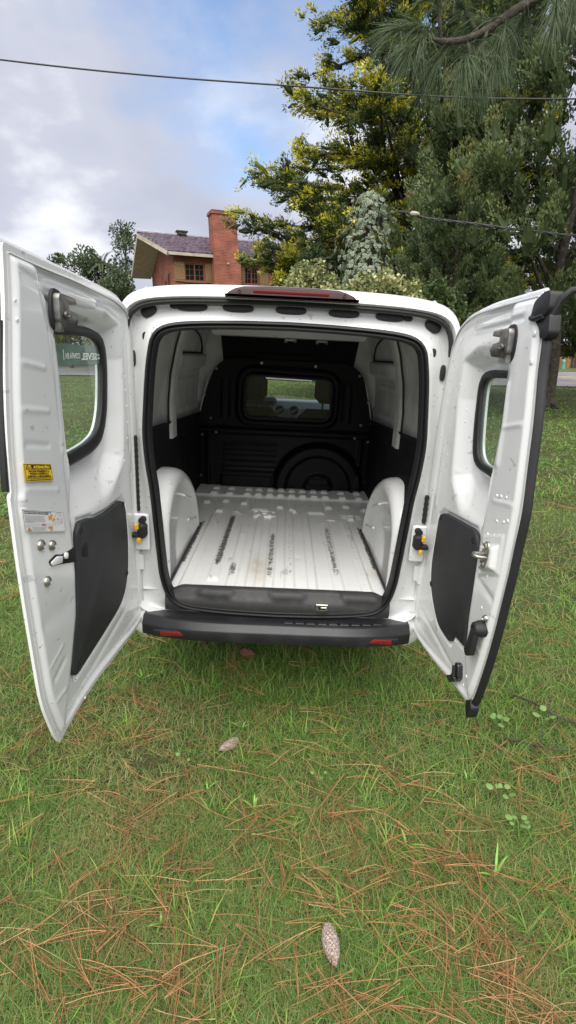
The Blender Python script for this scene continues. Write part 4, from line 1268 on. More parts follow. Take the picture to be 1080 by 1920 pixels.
# ------------------------------------------------------------------ delivery van
van = tag(empty('delivery_van', (-.07, 2.0, 0), (0, R(2.63), 0)),
          'white delivery van with both rear doors swung open over an empty load bay', 'van')
W_ = lambda u, v, w: (u, w, v)          # rear-plane mapping (x, z, y)

def mirror(half):       # half outline top-centre -> right -> bottom-centre; full closed loop
    h = [tuple(p) for p in half]
    return h + [(-x, z) for x, z in reversed(h) if abs(x) > 1e-6]

SEAL = [(0, 1.690), (.20, 1.686), (.38, 1.676), (.47, 1.658), (.513, 1.62), (.530, 1.56), (.542, 1.48), (.553, 1.36), (.560, 1.25), (.553, 1.13), (.540, 1.03), (.530, .90), (.518, .74), (.508, .64), (.482, .555), (.43, .507), (.34, .487), (.18, .476), (0, .472)]
OUTR = [(0, 1.762), (.25, 1.759), (.45, 1.750), (.556, 1.731), (.604, 1.687), (.620, 1.60), (.628, 1.45), (.638, 1.25), (.634, 1.05), (.628, .85), (.622, .70), (.615, .58), (.600, .50), (.50, .455), (.30, .43), (0, .42)]
BODY = [(0, 1.822), (.25, 1.819), (.42, 1.811), (.54, 1.795), (.612, 1.764), (.652, 1.70), (.674, 1.58), (.700, 1.36), (.728, 1.12), (.745, .92), (.742, .75), (.730, .55), (.715, .42)]
sealh = resample(spline(SEAL, 8), 90); outh = resample(spline(OUTR, 8), 90); bodyh = resample(spline(BODY, 8), 90)
outb = outh[:76] if False else outh

# outer body: rear edge rolled over, long straight box, nose open below for the cab
def full_open(h):   # open loop, left bottom -> top -> right bottom
    return np.concatenate([np.stack([-h[::-1, 0], h[::-1, 1]], 1), h[1:]])
osub = resample([p for p in spline(OUTR, 8) if p[1] > .50], 90)
rows = []
for y, k, ins in ((-.012, 0., .0), (-.022, .10, 0), (-.020, .30, 0), (-.002, .62, 0), (.035, .86, 0), (.09, .97, 0), (.17, 1., 0), (.6, 1.0, 0), (1.2, 1., 0), (1.9, 1., 0), (2.35, 1., 0)):
    h = osub * (1 - k) + bodyh * k
    rows.append([(p[0], y, p[1]) for p in full_open(h)])
n_ = len(rows[0]); V = [p for r in rows for p in r]
F = [(i * n_ + k, i * n_ + k + 1, (i + 1) * n_ + k + 1, (i + 1) * n_ + k) for i in range(len(rows) - 1) for k in range(n_ - 1)]
shell = make('body_shell', V, F, M['white'], van, smooth=True, angle=50)
# pressed seams across the roof corners
for sx in (-1, 1):
    P = [(sx * x, y, z) for x, y, z in ((.530, -.016, 1.752), (.534, 0, 1.774), (.538, .04, 1.790), (.540, .2, 1.7955), (.540, 1.2, 1.7955), (.540, 2.3, 1.7955))]
    mb = MB(); mb.tube(P, .0035, 6); mb.build('roof_seam', M['white'], shell)
# cab: roof fore part, lower sides, bonnet, screen pillars
rows = []
for y, top in ((2.35, 1.), (2.7, 1.)):
    rows.append([(p[0], y, p[1]) for p in full_open(bodyh[:46])])
rows.append([(p[0] * .98, 2.95, 1.4 + (p[1] - 1.4) * .75) for p in full_open(bodyh[:40])] + [(0, 0, 0)] * 12)
cabtop = [[(p[0] * s, y, z0 + (p[1] - 1.822) * zz) for p in full_open(bodyh[:48])] for y, s, z0, zz in ((2.352, 1., 1.822, 1.), (2.7, .985, 1.80, .9), (2.95, .96, 1.755, .8), (3.05, .95, 1.725, .7))]
n_ = len(cabtop[0]); V = [p for r in cabtop for p in r]
F = [(i * n_ + k, i * n_ + k + 1, (i + 1) * n_ + k + 1, (i + 1) * n_ + k) for i in range(3) for k in range(n_ - 1)]
make('cab_roof', V, F, M['white'], van)
mb = MB()
for sx in (-1, 1):
    lo = [(.715, .42), (.73, .55), (.745, .80), (.742, .95), (.735, 1.10)]
    ys = [2.352, 2.8, 3.3, 3.7, 4.0, 4.25]; sc = [1, 1, 1, .99, .95, .82]
    V = [(sx * x * s, y, z if y < 3.7 else min(z, 1.1 - (y - 3.7) * .28)) for y, s in zip(ys, sc) for x, z in lo]
    F = [(i * 5 + k, i * 5 + k + 1, i * 5 + 6 + k, i * 5 + 5 + k) for i in range(5) for k in range(4)]
    mb.add(V, F)
mb.build('cab_side', M['white'], van)
V = []; ys = [3.55, 3.8, 4.05, 4.22, 4.3, 4.32]; zs = [1.06, 1.03, .97, .88, .75, .45]; hw = [.735, .73, .70, .64, .6, .6]
for y, z, w in zip(ys, zs, hw):
    for x in (-1, -.6, 0, .6, 1): V.append((x * w, y, z + .03 * (1 - x * x)))
mb = MB(); mb.add(V, [(i * 5 + k, i * 5 + k + 1, i * 5 + 6 + k, i * 5 + 5 + k) for i in range(5) for k in range(4)]); mb.build('bonnet', M['white'], van)
mb = MB()
for sx in (-1, 1): mb.tube([(sx * .60, 3.03, 1.68), (sx * .67, 3.3, 1.40), (sx * .72, 3.62, 1.08)], [.035, .035, .04], 8)
for sx in (-1, 1): mb.box((sx * .69, 2.39, 1.35), (.03, .09, .62))
mb.build('screen_pillar', M['white'], van)
make('windscreen', [(-.60, 3.04, 1.70), (.60, 3.04, 1.70), (.71, 3.62, 1.08), (-.71, 3.62, 1.08), (0, 3.08, 1.71), (0, 3.68, 1.08)], [(0, 4, 5, 3), (4, 1, 2, 5)], M['clearglass'], van, smooth=False)
for sx in (-1, 1):
    make('side_window', [(sx * .655, 2.45, 1.60), (sx * .735, 2.45, 1.10), (sx * .735, 3.55, 1.09), (sx * .61, 3.02, 1.63)], [(0, 1, 2, 3)], M['clearglass'], van, smooth=False)
# wheels
for sx in (-1, 1):
    for y in (.78, 3.35):
        mb = MB(); mb.lathe((sx * .50, y, .30), (sx, 0, 0), [(.17, 0), (.27, .0), (.30, .03), (.30, .15), (.27, .18), (.17, .18)], 28)
        wh = mb.build('wheel', M['tyre'], van)
        mb = MB(); mb.lathe((sx * .55, y, .30), (sx, 0, 0), [(.02, .10), (.06, .13), (.16, .10), (.18, .125), (.18, .0)], 24); mb.build('rim', M['steel'], wh)
mb = MB(); mb.box((0, 1.9, .40), (1.2, 3.7, .05)); mb.cyl((-.6, .78, .3), (.6, .78, .3), .035, 10); mb.box((.1, .3, .32), (.5, .25, .12), b=.03)
mb.build('underbody', M['hole'], van)

# rear aperture: channel between the outer edge and the rubber seal
rows = []
for y, k in ((-.012, 0.), (.008, .05), (.026, .14), (.034, .28), (.030, .50), (.020, .72), (.006, .86), (.002, 1.0), (.03, 1.06)):
    h = outh * (1 - k) + sealh * k
    rows.append([(x, y, z) for x, z in mirror(h)])
n_ = len(rows[0]); V = [p for r in rows for p in r]
F = [(i * n_ + k, i * n_ + (k + 1) % n_, (i + 1) * n_ + (k + 1) % n_, (i + 1) * n_ + k) for i in range(len(rows) - 1) for k in range(n_)]
frame = make('rear_frame', V, F, M['white'], van, smooth=True, angle=60)
# black plugs in the header and corner holes
def oval(cx, cz, hw, hh, rot=0, n=22, sq=2.6):
    o = []
    for k in range(n):
        a = 2 * math.pi * k / n; x = hw * math.copysign(abs(math.cos(a)) ** (2 / sq), math.cos(a)); z = hh * math.copysign(abs(math.sin(a)) ** (2 / sq), math.sin(a))
        o.append((cx + x * math.cos(rot) - z * math.sin(rot), cz + x * math.sin(rot) + z * math.cos(rot)))
    return o
for cx, hw, hh, cz, rt in ((-.368, .058, .0155, 1.7285, .02), (-.195, .058, .0155, 1.732, 0), (.002, .058, .0155, 1.733, 0), (.200, .058, .0155, 1.731, 0), (.373, .054, .0155, 1.7265, -.03), (-.435, .014, .0095, 1.729, 0), (.442, .016, .0095, 1.7245, -.05),
                           (-.528, .030, .020, 1.708, .55), (.538, .032, .021, 1.703, -.55), (-.5385, .0165, .018, 1.616, 0), (.5455, .0165, .018, 1.606, 0), (-.593, .009, .030, 1.535, 0), (.597, .010, .030, 1.535, 0)):
    prism(oval(cx, cz, hw, hh, rt), .036, .019, lambda u, v, w: (u, w, v), .004).build('hole_plug', M['plug'], frame)
# thin outer weatherstrip along the header
hs = [p for p in outh if p[1] > 1.60]
path = [(-x * .985, -.004, z - .010) for x, z in reversed(hs)] + [(x * .985, -.004, z - .010) for x, z in hs[1:]]
mb = MB(); mb.tube(path, .0095, 8); mb.build('weatherstrip', M['rubber'], van)
# main rubber seal: wide flat lip with a second bead inside
cl = np.array(mirror(sealh)); K = len(cl)
d = np.roll(cl, -1, 0) - np.roll(cl, 1, 0); nr = np.stack([-d[:, 1], d[:, 0]], 1); nr /= np.linalg.norm(nr, axis=1)[:, None]
cen = np.array([0, 1.1]); sgn = np.sign(((cen - cl) * nr).sum(1)); nr *= sgn[:, None]
prof = [(.000, .004), (.000, -.012), (.004, -.020), (.010, -.022), (.014, -.016), (.016, -.007), (.019, -.016), (.023, -.019), (.027, -.012), (.028, .004), (.030, .03)]
V = []; F = []
for a_, y in prof:
    for k in range(K): V.append((cl[k, 0] + nr[k, 0] * a_, y, cl[k, 1] + nr[k, 1] * a_))
for i in range(len(prof) - 1):
    for k in range(K): F.append((i * K + k, i * K + (k + 1) % K, (i + 1) * K + (k + 1) % K, (i + 1) * K + k))
make('door_seal', V, F, M['rubber'], van, smooth=True, angle=70)

# cargo floor: pressed ribs, bumps and worn strips
nx, ny = 230, 250
fx = np.linspace(-.66, .66, nx); fy = np.linspace(.018, 1.86, ny)
FX, FY = np.meshgrid(fx, fy, indexing='ij'); FZ = np.full_like(FX, .570); WE = np.zeros_like(FX); ST = np.zeros_like(FX)
ribs = [-.420, -.305, -.215, -.130, -.045, .050, .155, .275, .400]
for c_, hw, y0, y1 in [(-.420, .022, .02, 1.12), (-.305, .023, .12, 1.20), (-.215, .021, -.1, .95), (-.130, .020, -.1, 1.16), (-.045, .020, -.1, 1.10), (.050, .022, -.1, 1.30), (.155, .020, -.1, 1.24), (.275, .022, .02, 1.08), (.400, .022, .04, 1.10)]:
    FZ += .012 * sstep(-hw - .005, -hw + .003, FX - c_) * (1 - sstep(hw - .003, hw + .005, FX - c_)) * sstep(y0, y0 + .03, FY) * (1 - sstep(y1 - .03, y1, FY))
for r_, yb in enumerate((1.60, 1.735)):
    for c_ in (-.50, -.385, -.255, -.175, -.092, -.010, .072, .152, .235, .318, .445, .565):
        FZ += .016 * sstep(-.032, -.018, FX - c_) * (1 - sstep(.018, .032, FX - c_)) * sstep(yb - .035, yb - .012, FY) * (1 - sstep(yb + .028, yb + .04, FY))
for c_, y0, y1 in ((-.392, 1.40, 1.50), (-.262, 1.36, 1.52), (-.012, 1.30, 1.50), (.075, 1.22, 1.50), (.325, 1.34, 1.50), (.45, 1.38, 1.46), (-.41, 1.16, 1.26), (.455, 1.10, 1.22), (-.52, 1.36, 1.42), (.575, 1.32, 1.38)):
    FZ += .016 * sstep(-.030, -.016, FX - c_) * (1 - sstep(.016, .030, FX - c_)) * sstep(y0, y0 + .03, FY) * (1 - sstep(y1 - .02, y1, FY))
FZ += .012 * sstep(-.215, -.19, FX) * (1 - sstep(-.10, -.075, FX)) * sstep(1.22, 1.26, FY) * (1 - sstep(1.46, 1.5, FY))
FZ += .012 * sstep(.14, .165, FX) * (1 - sstep(.275, .30, FX)) * sstep(1.20, 1.24, FY) * (1 - sstep(1.46, 1.5, FY))
FZ += .014 * sstep(1.55, 1.58, FY)
for a_ in (1.17, 1.22): FZ += seg_bump(FX, FY, [(.40, a_, .52, a_ - .01, .007, .007)])
FZ += seg_bump(FX, FY, [(-.30, 1.17, -.27, 1.17, .012, .006), (.30, 1.10, .34, 1.10, .012, .008), (-.22, .75, -.2, .75, .02, .003), (.08, .45, .09, .45, .02, -.003)])
for c_, y0, y1, hw, k in ((-.305, .20, 1.18, .020, .50), (-.225, .08, .42, .020, .44), (-.045, .08, .88, .018, .42), (.275, .12, 1.02, .020, .40), (-.395, .85, 1.12, .016, .36), (.052, .06, 1.05, .020, .28), (.02, .15, .95, .012, .24), (.155, .2, 1.0, .02, .20), (.40, .25, .95, .016, .27), (.245, .5, 1.0, .010, .30), (-.13, .1, .9, .016, .18), (-.01, .06, .8, .02, .20), (.11, .5, 1.15, .02, .2)):
    WE = np.maximum(WE, k * np.exp(-((FX - c_) / hw) ** 4) * sstep(y0, y0 + .15, FY) * (1 - sstep(y1 - .15, y1, FY)))
for sx in (-1, 1):
    WE = np.maximum(WE, .50 * np.exp(-((FX - sx * .478) / .012) ** 2) * (FY < .98) * (FY > .33)); WE = np.maximum(WE, .5 * np.exp(-((FY - .325 + .0 * FX) / .012) ** 2) * (np.abs(FX) > .49))
ST = np.maximum(ST, .9 * np.exp(-((FX + .105) / .045) ** 2 - ((FY - .30) / .16) ** 2)); ST = np.maximum(ST, .5 * np.exp(-((FX - .46) / .06) ** 2 - ((FY - .28) / .08) ** 2))
ix = np.arange(nx * ny).reshape(nx, ny)
F = np.stack([ix[:-1, :-1].ravel(), ix[1:, :-1].ravel(), ix[1:, 1:].ravel(), ix[:-1, 1:].ravel()], 1)
floor = fast('cargo_floor', np.stack([FX.ravel(), FY.ravel(), FZ.ravel()], 1), F, M['floor'], van, {'wear': WE.ravel(), 'stain': ST.ravel()}, smooth=True)
hp = round_poly([(-.185, 1.205), (-.035, 1.205), (-.035, 1.10), (-.185, 1.10)], .035)
mb = MB(); mb.tube([(x, y, .579) for x, y in hp], .0045, 6, closed=True)
prism(hp, .568, .5765, lambda u, v, w: (u, v, w), .002, mb)
for c_ in (-.145, -.075): mb.box((c_, 1.155, .580), (.026, .075, .012), b=.004)
mb.box((-.11, 1.16, .580), (.03, .012, .01), b=.003); mb.build('hatch_cover', M['floor'], floor)

# wheel arches
arch_prof = [(-.01, .56), (-.01, .70), (.02, .82), (.08, .93), (.17, 1.005), (.30, 1.035), (.44, 1.025), (.58, .975), (.70, .905), (.80, .82), (.87, .72), (.915, .62), (.925, .56)]
ap = np.array(resample(spline(arch_prof, 6), 46)); ap[:, 0] = np.maximum(ap[:, 0], .045)
for sx in (-1, 1):
    V = []; n_ = len(ap); cy, cz_ = .42, .56
    lay = [(.64, 1.0), (.560, 1.0), (.530, .992), (.508, .972), (.494, .940), (.487, .90), (.486, .86), (.492, .845), (.493, .40), (.493, .0)]
    for x, k in lay:
        for y, z in ap: V.append((sx * x, cy + (y - cy) * k, cz_ + (z - cz_) * k))
    F = [(i * n_ + k, i * n_ + k + 1, (i + 1) * n_ + k + 1, (i + 1) * n_ + k) for i in range(len(lay) - 1) for k in range(n_ - 1)]
    wa = make('wheel_arch', V, F, M['white'], van, smooth=True, angle=60)
    V = []; lim = .590 if sx < 0 else .560
    for x, k in ((.645, 1.03), (lim + .012, 1.03), (lim, 1.022), (lim, 1.0 if sx < 0 else .95)):
        for y, z in ap: V.append((sx * (x if x > lim + .02 else min(x, x - .030 * float(sstep(.30, .12, y)) if False else x - .028 * (1 - float(sstep(.10, .30, y))))), max(cy + (y - cy) * k, .036), cz_ + (z - cz_) * k))
    make('arch_cover', V, [(i * n_ + k, i * n_ + k + 1, (i + 1) * n_ + k + 1, (i + 1) * n_ + k) for i in range(3) for k in range(n_ - 1)], M['blackliner'], van, smooth=True, angle=50)
    mb = MB(); P = [(sx * .486, y, .578) for y in np.linspace(.02, .92, 12)]; mb.tube(P, .007, 6)
    mb.build('sealant_bead', M['sill'], wa)
    for a_, b_ in (((.55, .72), (.78, .66)), ((.45, .88), (.62, .82))):
        mb = MB(); mb.tube([(sx * .491, a_[0], a_[1]), (sx * .491, b_[0], b_[1])], .006, 6); mb.build('pressed_crease', M['white'], wa)

# inside walls: painted upper panels over black liners
for sx in (-1, 1):
    wy = np.linspace(.03, 1.90, 150); wz = np.linspace(1.10, 1.745, 70)
    WY, WZ = np.meshgrid(wy, wz, indexing='ij')
    WX = .655 - .10 * np.clip((WZ - 1.25) / .5, 0, 1) ** 2
    pil = sstep(.80, .83, WY) * (1 - sstep(.93, .96, WY))
    beam = sstep(.99, 1.01, WY) * sstep(1.46, 1.475, WZ) * (1 - sstep(1.545, 1.56, WZ))
    rear = 1 - sstep(.40, .46, WY)
    WX = WX - .032 * pil - .022 * beam - .02 * rear + .012 * sstep(.99, 1.02, WY) * (WZ < 1.46) * sstep(1.2, 1.25, WZ)
    WX = WX - seg_bump(WY, WZ, [(1.02, 1.40, 1.7, 1.40, .012, .010), (1.02, 1.23, 1.75, 1.21, .02, .008)])
    ix = np.arange(WY.size).reshape(WY.shape)
    F = np.stack([ix[:-1, :-1].ravel(), ix[1:, :-1].ravel(), ix[1:, 1:].ravel(), ix[:-1, 1:].ravel()], 1)
    wl = fast('side_wall', np.stack([sx * WX.ravel(), WY.ravel(), WZ.ravel()], 1), F, M['inner'], van, smooth=True)
    mb = MB()
    X = lambda y, z: sx * (.655 - .10 * max(0, min(1, (z - 1.25) / .5)) ** 2 - .004)
    arc = spline([(1.02, 1.70), (1.25, 1.695), (1.5, 1.665), (1.68, 1.61), (1.74, 1.565)], 6)
    mb.tube([(X(y, z) - sx * .002, y, z) for y, z in arc], .006, 6)
    mb.tube([(X(y, 1.565) - sx * .002, y, 1.562) for y in (1.0, 1.2, 1.4, 1.6, 1.76)], .006, 6)
    mb.tube([(X(.8, z) - sx * .012, .795, z) for z in (1.19, 1.3, 1.45, 1.6, 1.72)], .006, 6)
    mb.build('panel_seam', M['rubber'], wl)
    # black liner with a moulded hump over the wheel arch
    ly = np.linspace(.03, 1.86, 120); lz = np.linspace(.565, 1.235, 60)
    LY, LZ0 = np.meshgrid(ly, np.linspace(0, 1, 60), indexing='ij')
    top = np.interp(LY, [0, .43, .80, 1.2, 1.86], [1.245, 1.222, 1.20, 1.178, 1.145])
    LZ = .565 + (top - .565) * LZ0
    sda, _ = sd_poly(np.stack([LY.ravel(), LZ.ravel()], 1), [(y, z + .05) for y, z in ap])
    hump = (1 - sstep(-.10, .07, sda)).reshape(LY.shape)
    LX = .640 - .07 * hump - .012 * sstep(.97, .99, LZ0) + .02 * (sstep(1.15, 1.17, LY) * (1 - sstep(1.30, 1.32, LY))) * (LZ < top - .12)
    ix = np.arange(LY.size).reshape(LY.shape)
    F = np.stack([ix[:-1, :-1].ravel(), ix[1:, :-1].ravel(), ix[1:, 1:].ravel(), ix[:-1, 1:].ravel()], 1)
    fast('wall_liner', np.stack([sx * LX.ravel(), LY.ravel(), LZ.ravel()], 1), F, M['blackliner'], van, smooth=True)
# ceiling with its cross member
mb = MB()
mb.add([(-.60, .02, 1.735), (.60, .02, 1.735), (.60, 2.3, 1.765), (-.60, 2.3, 1.765)], [(0, 1, 2, 3)])
mb.build('ceiling', M['inner'], van)
mb = MB()
mb.add([(-.52, 1.25, 1.745), (.52, 1.25, 1.745), (.47, 1.36, 1.678), (-.47, 1.36, 1.678), (-.47, 1.48, 1.676), (.47, 1.48, 1.676), (.52, 1.56, 1.745), (-.52, 1.56, 1.745)], [(0, 1, 2, 3), (3, 2, 5, 4), (4, 5, 6, 7), (0, 3, 4, 7), (1, 6, 5, 2)])
mb.build('roof_crossmember', M['white'], van, smooth=False)
mb = MB()
for cx in (.0, .20): mb.box((cx + .01, 1.42, 1.668), (.075, .05, .016), b=.005); mb.cyl((cx - .02, 1.40, 1.664), (cx - .02, 1.40, 1.650), .010, 8); mb.cyl((cx + .04, 1.40, 1.664), (cx + .04, 1.40, 1.652), .010, 8)
mb.build('roof_bracket', M['steel'], van)

# bulkhead with window, slats and the spare-wheel bulge
BO = round_poly([(-.64, .565), (-.66, 1.05), (-.645, 1.14), (-.605, 1.27), (-.535, 1.47), (-.45, 1.535), (.45, 1.535), (.55, 1.47), (.625, 1.27), (.66, 1.14), (.67, 1.05), (.65, .565)], [.01, .05, .05, .05, .08, .08, .08, .08, .05, .05, .05, .01], 5)
BW = round_poly([(-.315, 1.115), (.335, 1.115), (.335, 1.415), (-.305, 1.428)], .07, 6)
P, F, be = grid_in_poly(BO, .009, BW)
X_, Z_ = P[:, 0], P[:, 1]
y_ = np.full(len(P), 1.85)
sdw, _ = sd_poly(P, BW)
y_ -= .022 * (1 - sstep(.045, .07, sdw)) ; y_ += .03 * (1 - sstep(.0, .03, sdw))
rr = np.hypot(X_ - .27, Z_ - .60)
y_ -= .075 * (1 - sstep(.31, .36, rr)); y_ += .045 * (1 - sstep(.235, .26, rr)); y_ -= .03 * (1 - sstep(.09, .12, rr))
y_ -= .03 * sstep(.985, 1.0, Z_) * (1 - sstep(1.02, 1.05, Z_))
sl_m = sstep(-.47, -.45, X_) * (1 - sstep(-.08, -.05, X_)) * (Z_ > .70) * (Z_ < .955)
y_ -= .010 * sl_m * (np.sin((Z_ - .70) / .042 * 2 * np.pi) > .2)
y_ -= .03 * sstep(-.49, -.47, X_) * (1 - sstep(-.1, -.06, X_)) * (Z_ < .67)
for c_ in (-.47, -.41, .47, .41): y_ -= .010 * np.exp(-((X_ - c_) / .010) ** 2) * (Z_ > 1.11) * (Z_ < 1.38)
y_ -= .02 * np.exp(-((np.abs(X_) - .58) / .012) ** 2) * (Z_ < .98)
bulk = fast('bulkhead', np.stack([X_, y_, Z_], 1), F, M['blackplastic'], van, smooth=True)
gl = make('bulkhead_window', [(x * 1.02, 1.866, z) for x, z in BW], [tuple(range(len(BW)))], M['clearglass'], bulk, smooth=False)
mb = MB(); mb.tube([(x, 1.838, z) for x, z in BW], .012, 7, closed=True); mb.build('window_rubber', M['rubber'], bulk)
for x, z in ((-.515, 1.457), (-.605, 1.267), (-.557, 1.101), (-.517, .999), (-.622, .978), (-.635, .659), (.202, 1.505), (-.19, 1.512), (.527, 1.453), (.610, 1.265), (.567, 1.097), (.527, .998), (.63, .975), (.645, 1.11), (.645, .654)):
    mb = MB(); mb.lathe((x, 1.846, z), (0, -1, 0), [(.0105, 0), (.0105, .022), (.008, .028), (.0045, .028), (.004, .024)], 10); mb.build('bolt', M['steel'], bulk)
mb = MB(); mb.box((.27, 1.765, .66), (.15, .02, .05), b=.006); mb.box((.27, 1.755, .690), (.16, .012, .008)); mb.build('grab_recess', M['blackplastic'], bulk)
# black sheet standing for the shaded upper opening, painted returns at each side
mb = MB(); mb.add([(-.47, 1.88, 1.48), (.48, 1.88, 1.48), (.52, 1.885, 1.75), (-.50, 1.885, 1.75)], [(0, 1, 2, 3)]); mb.box((0, 1.872, 1.555), (.46, .02, .05), b=.006); mb.build('upper_dark_opening', M['blackliner'], van, smooth=False)
for sx in (-1, 1):
    make('bulkhead_return', [(sx * .45, 1.895, 1.0), (sx * .70, 1.895, 1.0), (sx * .66, 1.895, 1.76), (sx * .45, 1.895, 1.76)], [(0, 1, 2, 3)], M['inner'], van, smooth=False)
    mb = MB(); mb.tube([(sx * .648, 1.852, 1.12), (sx * .615, 1.852, 1.27), (sx * .58, 1.852, 1.40)], .006, 6); mb.build('edge_strip', M['inner'], van)
make('lower_closing_panel', [(-.70, 1.90, .5), (.70, 1.90, .5), (.70, 1.90, 1.1), (-.70, 1.90, 1.1)], [(0, 1, 2, 3)], M['blackliner'], van, smooth=False)

# cab seen through the bulkhead window
mb = MB(); mb.box((0, 3.12, .98), (1.36, .42, .34), b=.06); mb.box((0, 3.35, 1.09), (1.36, .5, .05), 1, b=.02); mb.box((-.30, 2.98, 1.15), (.42, .22, .07), 1, b=.03); mb.box((.0, 2.91, .93), (.42, .06, .2), 0, b=.02)
dsh = mb.build('dashboard', [M['dash'], M['dashdark']], van)
for cx in (-.058, .076):
    mb = MB(); mb.lathe((cx, 2.885, 1.075), (0, -1, 0), [(.058, 0), (.058, .02), (.050, .028), (.044, .024), (.042, .008)], 22); mb.lathe((cx, 2.885, 1.075), (0, -1, 0), [(.041, .004), (.041, .01), (.01, .012)], 18, 1)
    mb.box((cx, 2.866, 1.075), (.070, .014, .014), 0, rot=Matrix.Rotation(-.5, 3, 'Y'), b=.004); mb.build('air_vent', [M['dash'], M['hole']], dsh)
cp = [(-.33 + .185 * math.cos(a), 2.68 + .07 * math.sin(a), 1.04 + .165 * math.sin(a)) for a in np.linspace(0, 2 * math.pi, 33)[:-1]]
mb = MB(); mb.tube(cp, .016, 8, closed=True); mb.box((-.33, 2.70, 1.04), (.14, .05, .09), b=.02); mb.cyl((-.5, 2.68, 1.04), (-.16, 2.68, 1.04), .014, 8); mb.cyl((-.33, 2.72, 1.03), (-.33, 2.95, .96), .03, 8)
mb.build('steering_wheel', M['dashdark'], van)
for cx in (-.30, .34):
    mb = MB(); mb.box((cx, 2.26, .86), (.48, .16, .60), b=.07); mb.box((cx, 2.5, .52), (.48, .5, .16), b=.06)
    se = mb.build('seat', M['seat'], van)
    mb = MB(); mb.box((cx + .015, 2.24, 1.315), (.255, .10, .215), b=.055); mb.cyl((cx - .04, 2.24, 1.1), (cx - .04, 2.24, 1.23), .008, 8); mb.cyl((cx + .06, 2.24, 1.1), (cx + .06, 2.24, 1.23), .008, 8)
    mb.build('headrest', M['seat'], se)

# sill plate and bumper
mb = MB(); K = 60; V = []; F = []
xs = np.linspace(-.475, .475, K)
prof = [(.060, .5785), (.045, .588), (.012, .587), (.002, .578), (-.002, .560), (-.008, .552), (-.014, .536), (-.015, .512), (-.008, .488)]
for x in xs:
    notch = .010 * (1 if (int((x + .5) / .155) % 2) else -1)
    taper = sstep(.0, .06, .475 - abs(x))
    for i, (y, z) in enumerate(prof):
        V.append((x * (1.0 if i < 3 else 1.03), y - (notch if 2 <= i <= 4 else 0) * .8, z - (.02 * (1 - taper) if i < 4 else 0)))
n_ = len(prof); F = [(i * n_ + k, i * n_ + k + 1, (i + 1) * n_ + k + 1, (i + 1) * n_ + k) for i in range(K - 1) for k in range(n_ - 1)]
mb.add(V, F); sill = mb.build('sill_plate', M['sill'], van, angle=50)
mb = MB(); mb.box((.192, -.017, .532), (.056, .010, .032), b=.003); mb.box((.194, -.022, .533), (.032, .008, .017), 1, b=.002); mb.box((.20, -.027, .536), (.028, .008, .007), 0, b=.002)
mb.build('latch_keep', [M['steel'], M['hole']], sill)

K = 80; V = []
xs = np.linspace(-.575, .575, K)
prof = [(.03, .462), (-.03, .468), (-.070, .476), (-.092, .480), (-.106, .474), (-.113, .462), (-.122, .458), (-.126, .448), (-.126, .415), (-.119, .400), (-.09, .396), (.02, .405)]
for x in xs:
    back = .055 * (abs(x) / .575) ** 4
    for y, z in prof: V.append((x, y + back, z + .004 * math.cos(x * 2.5)))
n_ = len(prof); F = [(i * n_ + k, i * n_ + k + 1, (i + 1) * n_ + k + 1, (i + 1) * n_ + k) for i in range(K - 1) for k in range(n_ - 1)] + [tuple(range(n_)), tuple((K - 1) * n_ + k for k in range(n_))]
bump = make('rear_bumper', V, F, M['bumper'], van, smooth=True, angle=45)
# moulded tread blocks on the ledge
for k in range(9):
    mb = MB(); mb.box((.05 + k * .048, -.064 + .055 * ((.05 + k * .048) / .575) ** 4, .4795), (.038, .022, .005), b=.002); mb.build('tread_block', M['bumper'], bump)
for x0, x1 in ((-.488, -.388), (.392, .490)):
    back = .055 * (((x0 + x1) / 2) / .575) ** 4
    s = -1 if x0 < 0 else 1
    q = [(x0, .4235), (x1, .420), (x1, .4415), (x0 + .02, .442)] if s > 0 else [(x0, .420), (x1, .4235), (x1 - .02, .442), (x0, .4415)]
    prism(round_poly([(x0 - .03, .4155), (x1 + .03, .4155), (x1 + .03, .4465), (x0 - .03, .4465)], .008), -.120 + back, -.1305 + back, W_, .003).build('reflector_recess', M['bumper'], bump)
    prism(round_poly(q, .005), -.125 + back, -.134 + back, W_, .002).build('reflector', M['redbar'], bump)
# painted bumper corners
for sx in (-1, 1):
    V = []; lay = [(.577, .06, 1.), (.62, .085, .98), (.665, .13, .94), (.70, .20, .88), (.72, .30, .8), (.725, .42, .75)]
    pr = [(-.02, .50), (-.06, .478), (-.085, .45), (-.085, .42), (-.07, .37), (-.03, .33)]
    for x, yo, k in lay:
        for y, z in pr: V.append((sx * x, y * k + yo - .005, z))
    F = [(i * 6 + k, i * 6 + k + 1, (i + 1) * 6 + k + 1, (i + 1) * 6 + k) for i in range(5) for k in range(5)]
    make('bumper_corner', V, F, M['white'], van, smooth=True)
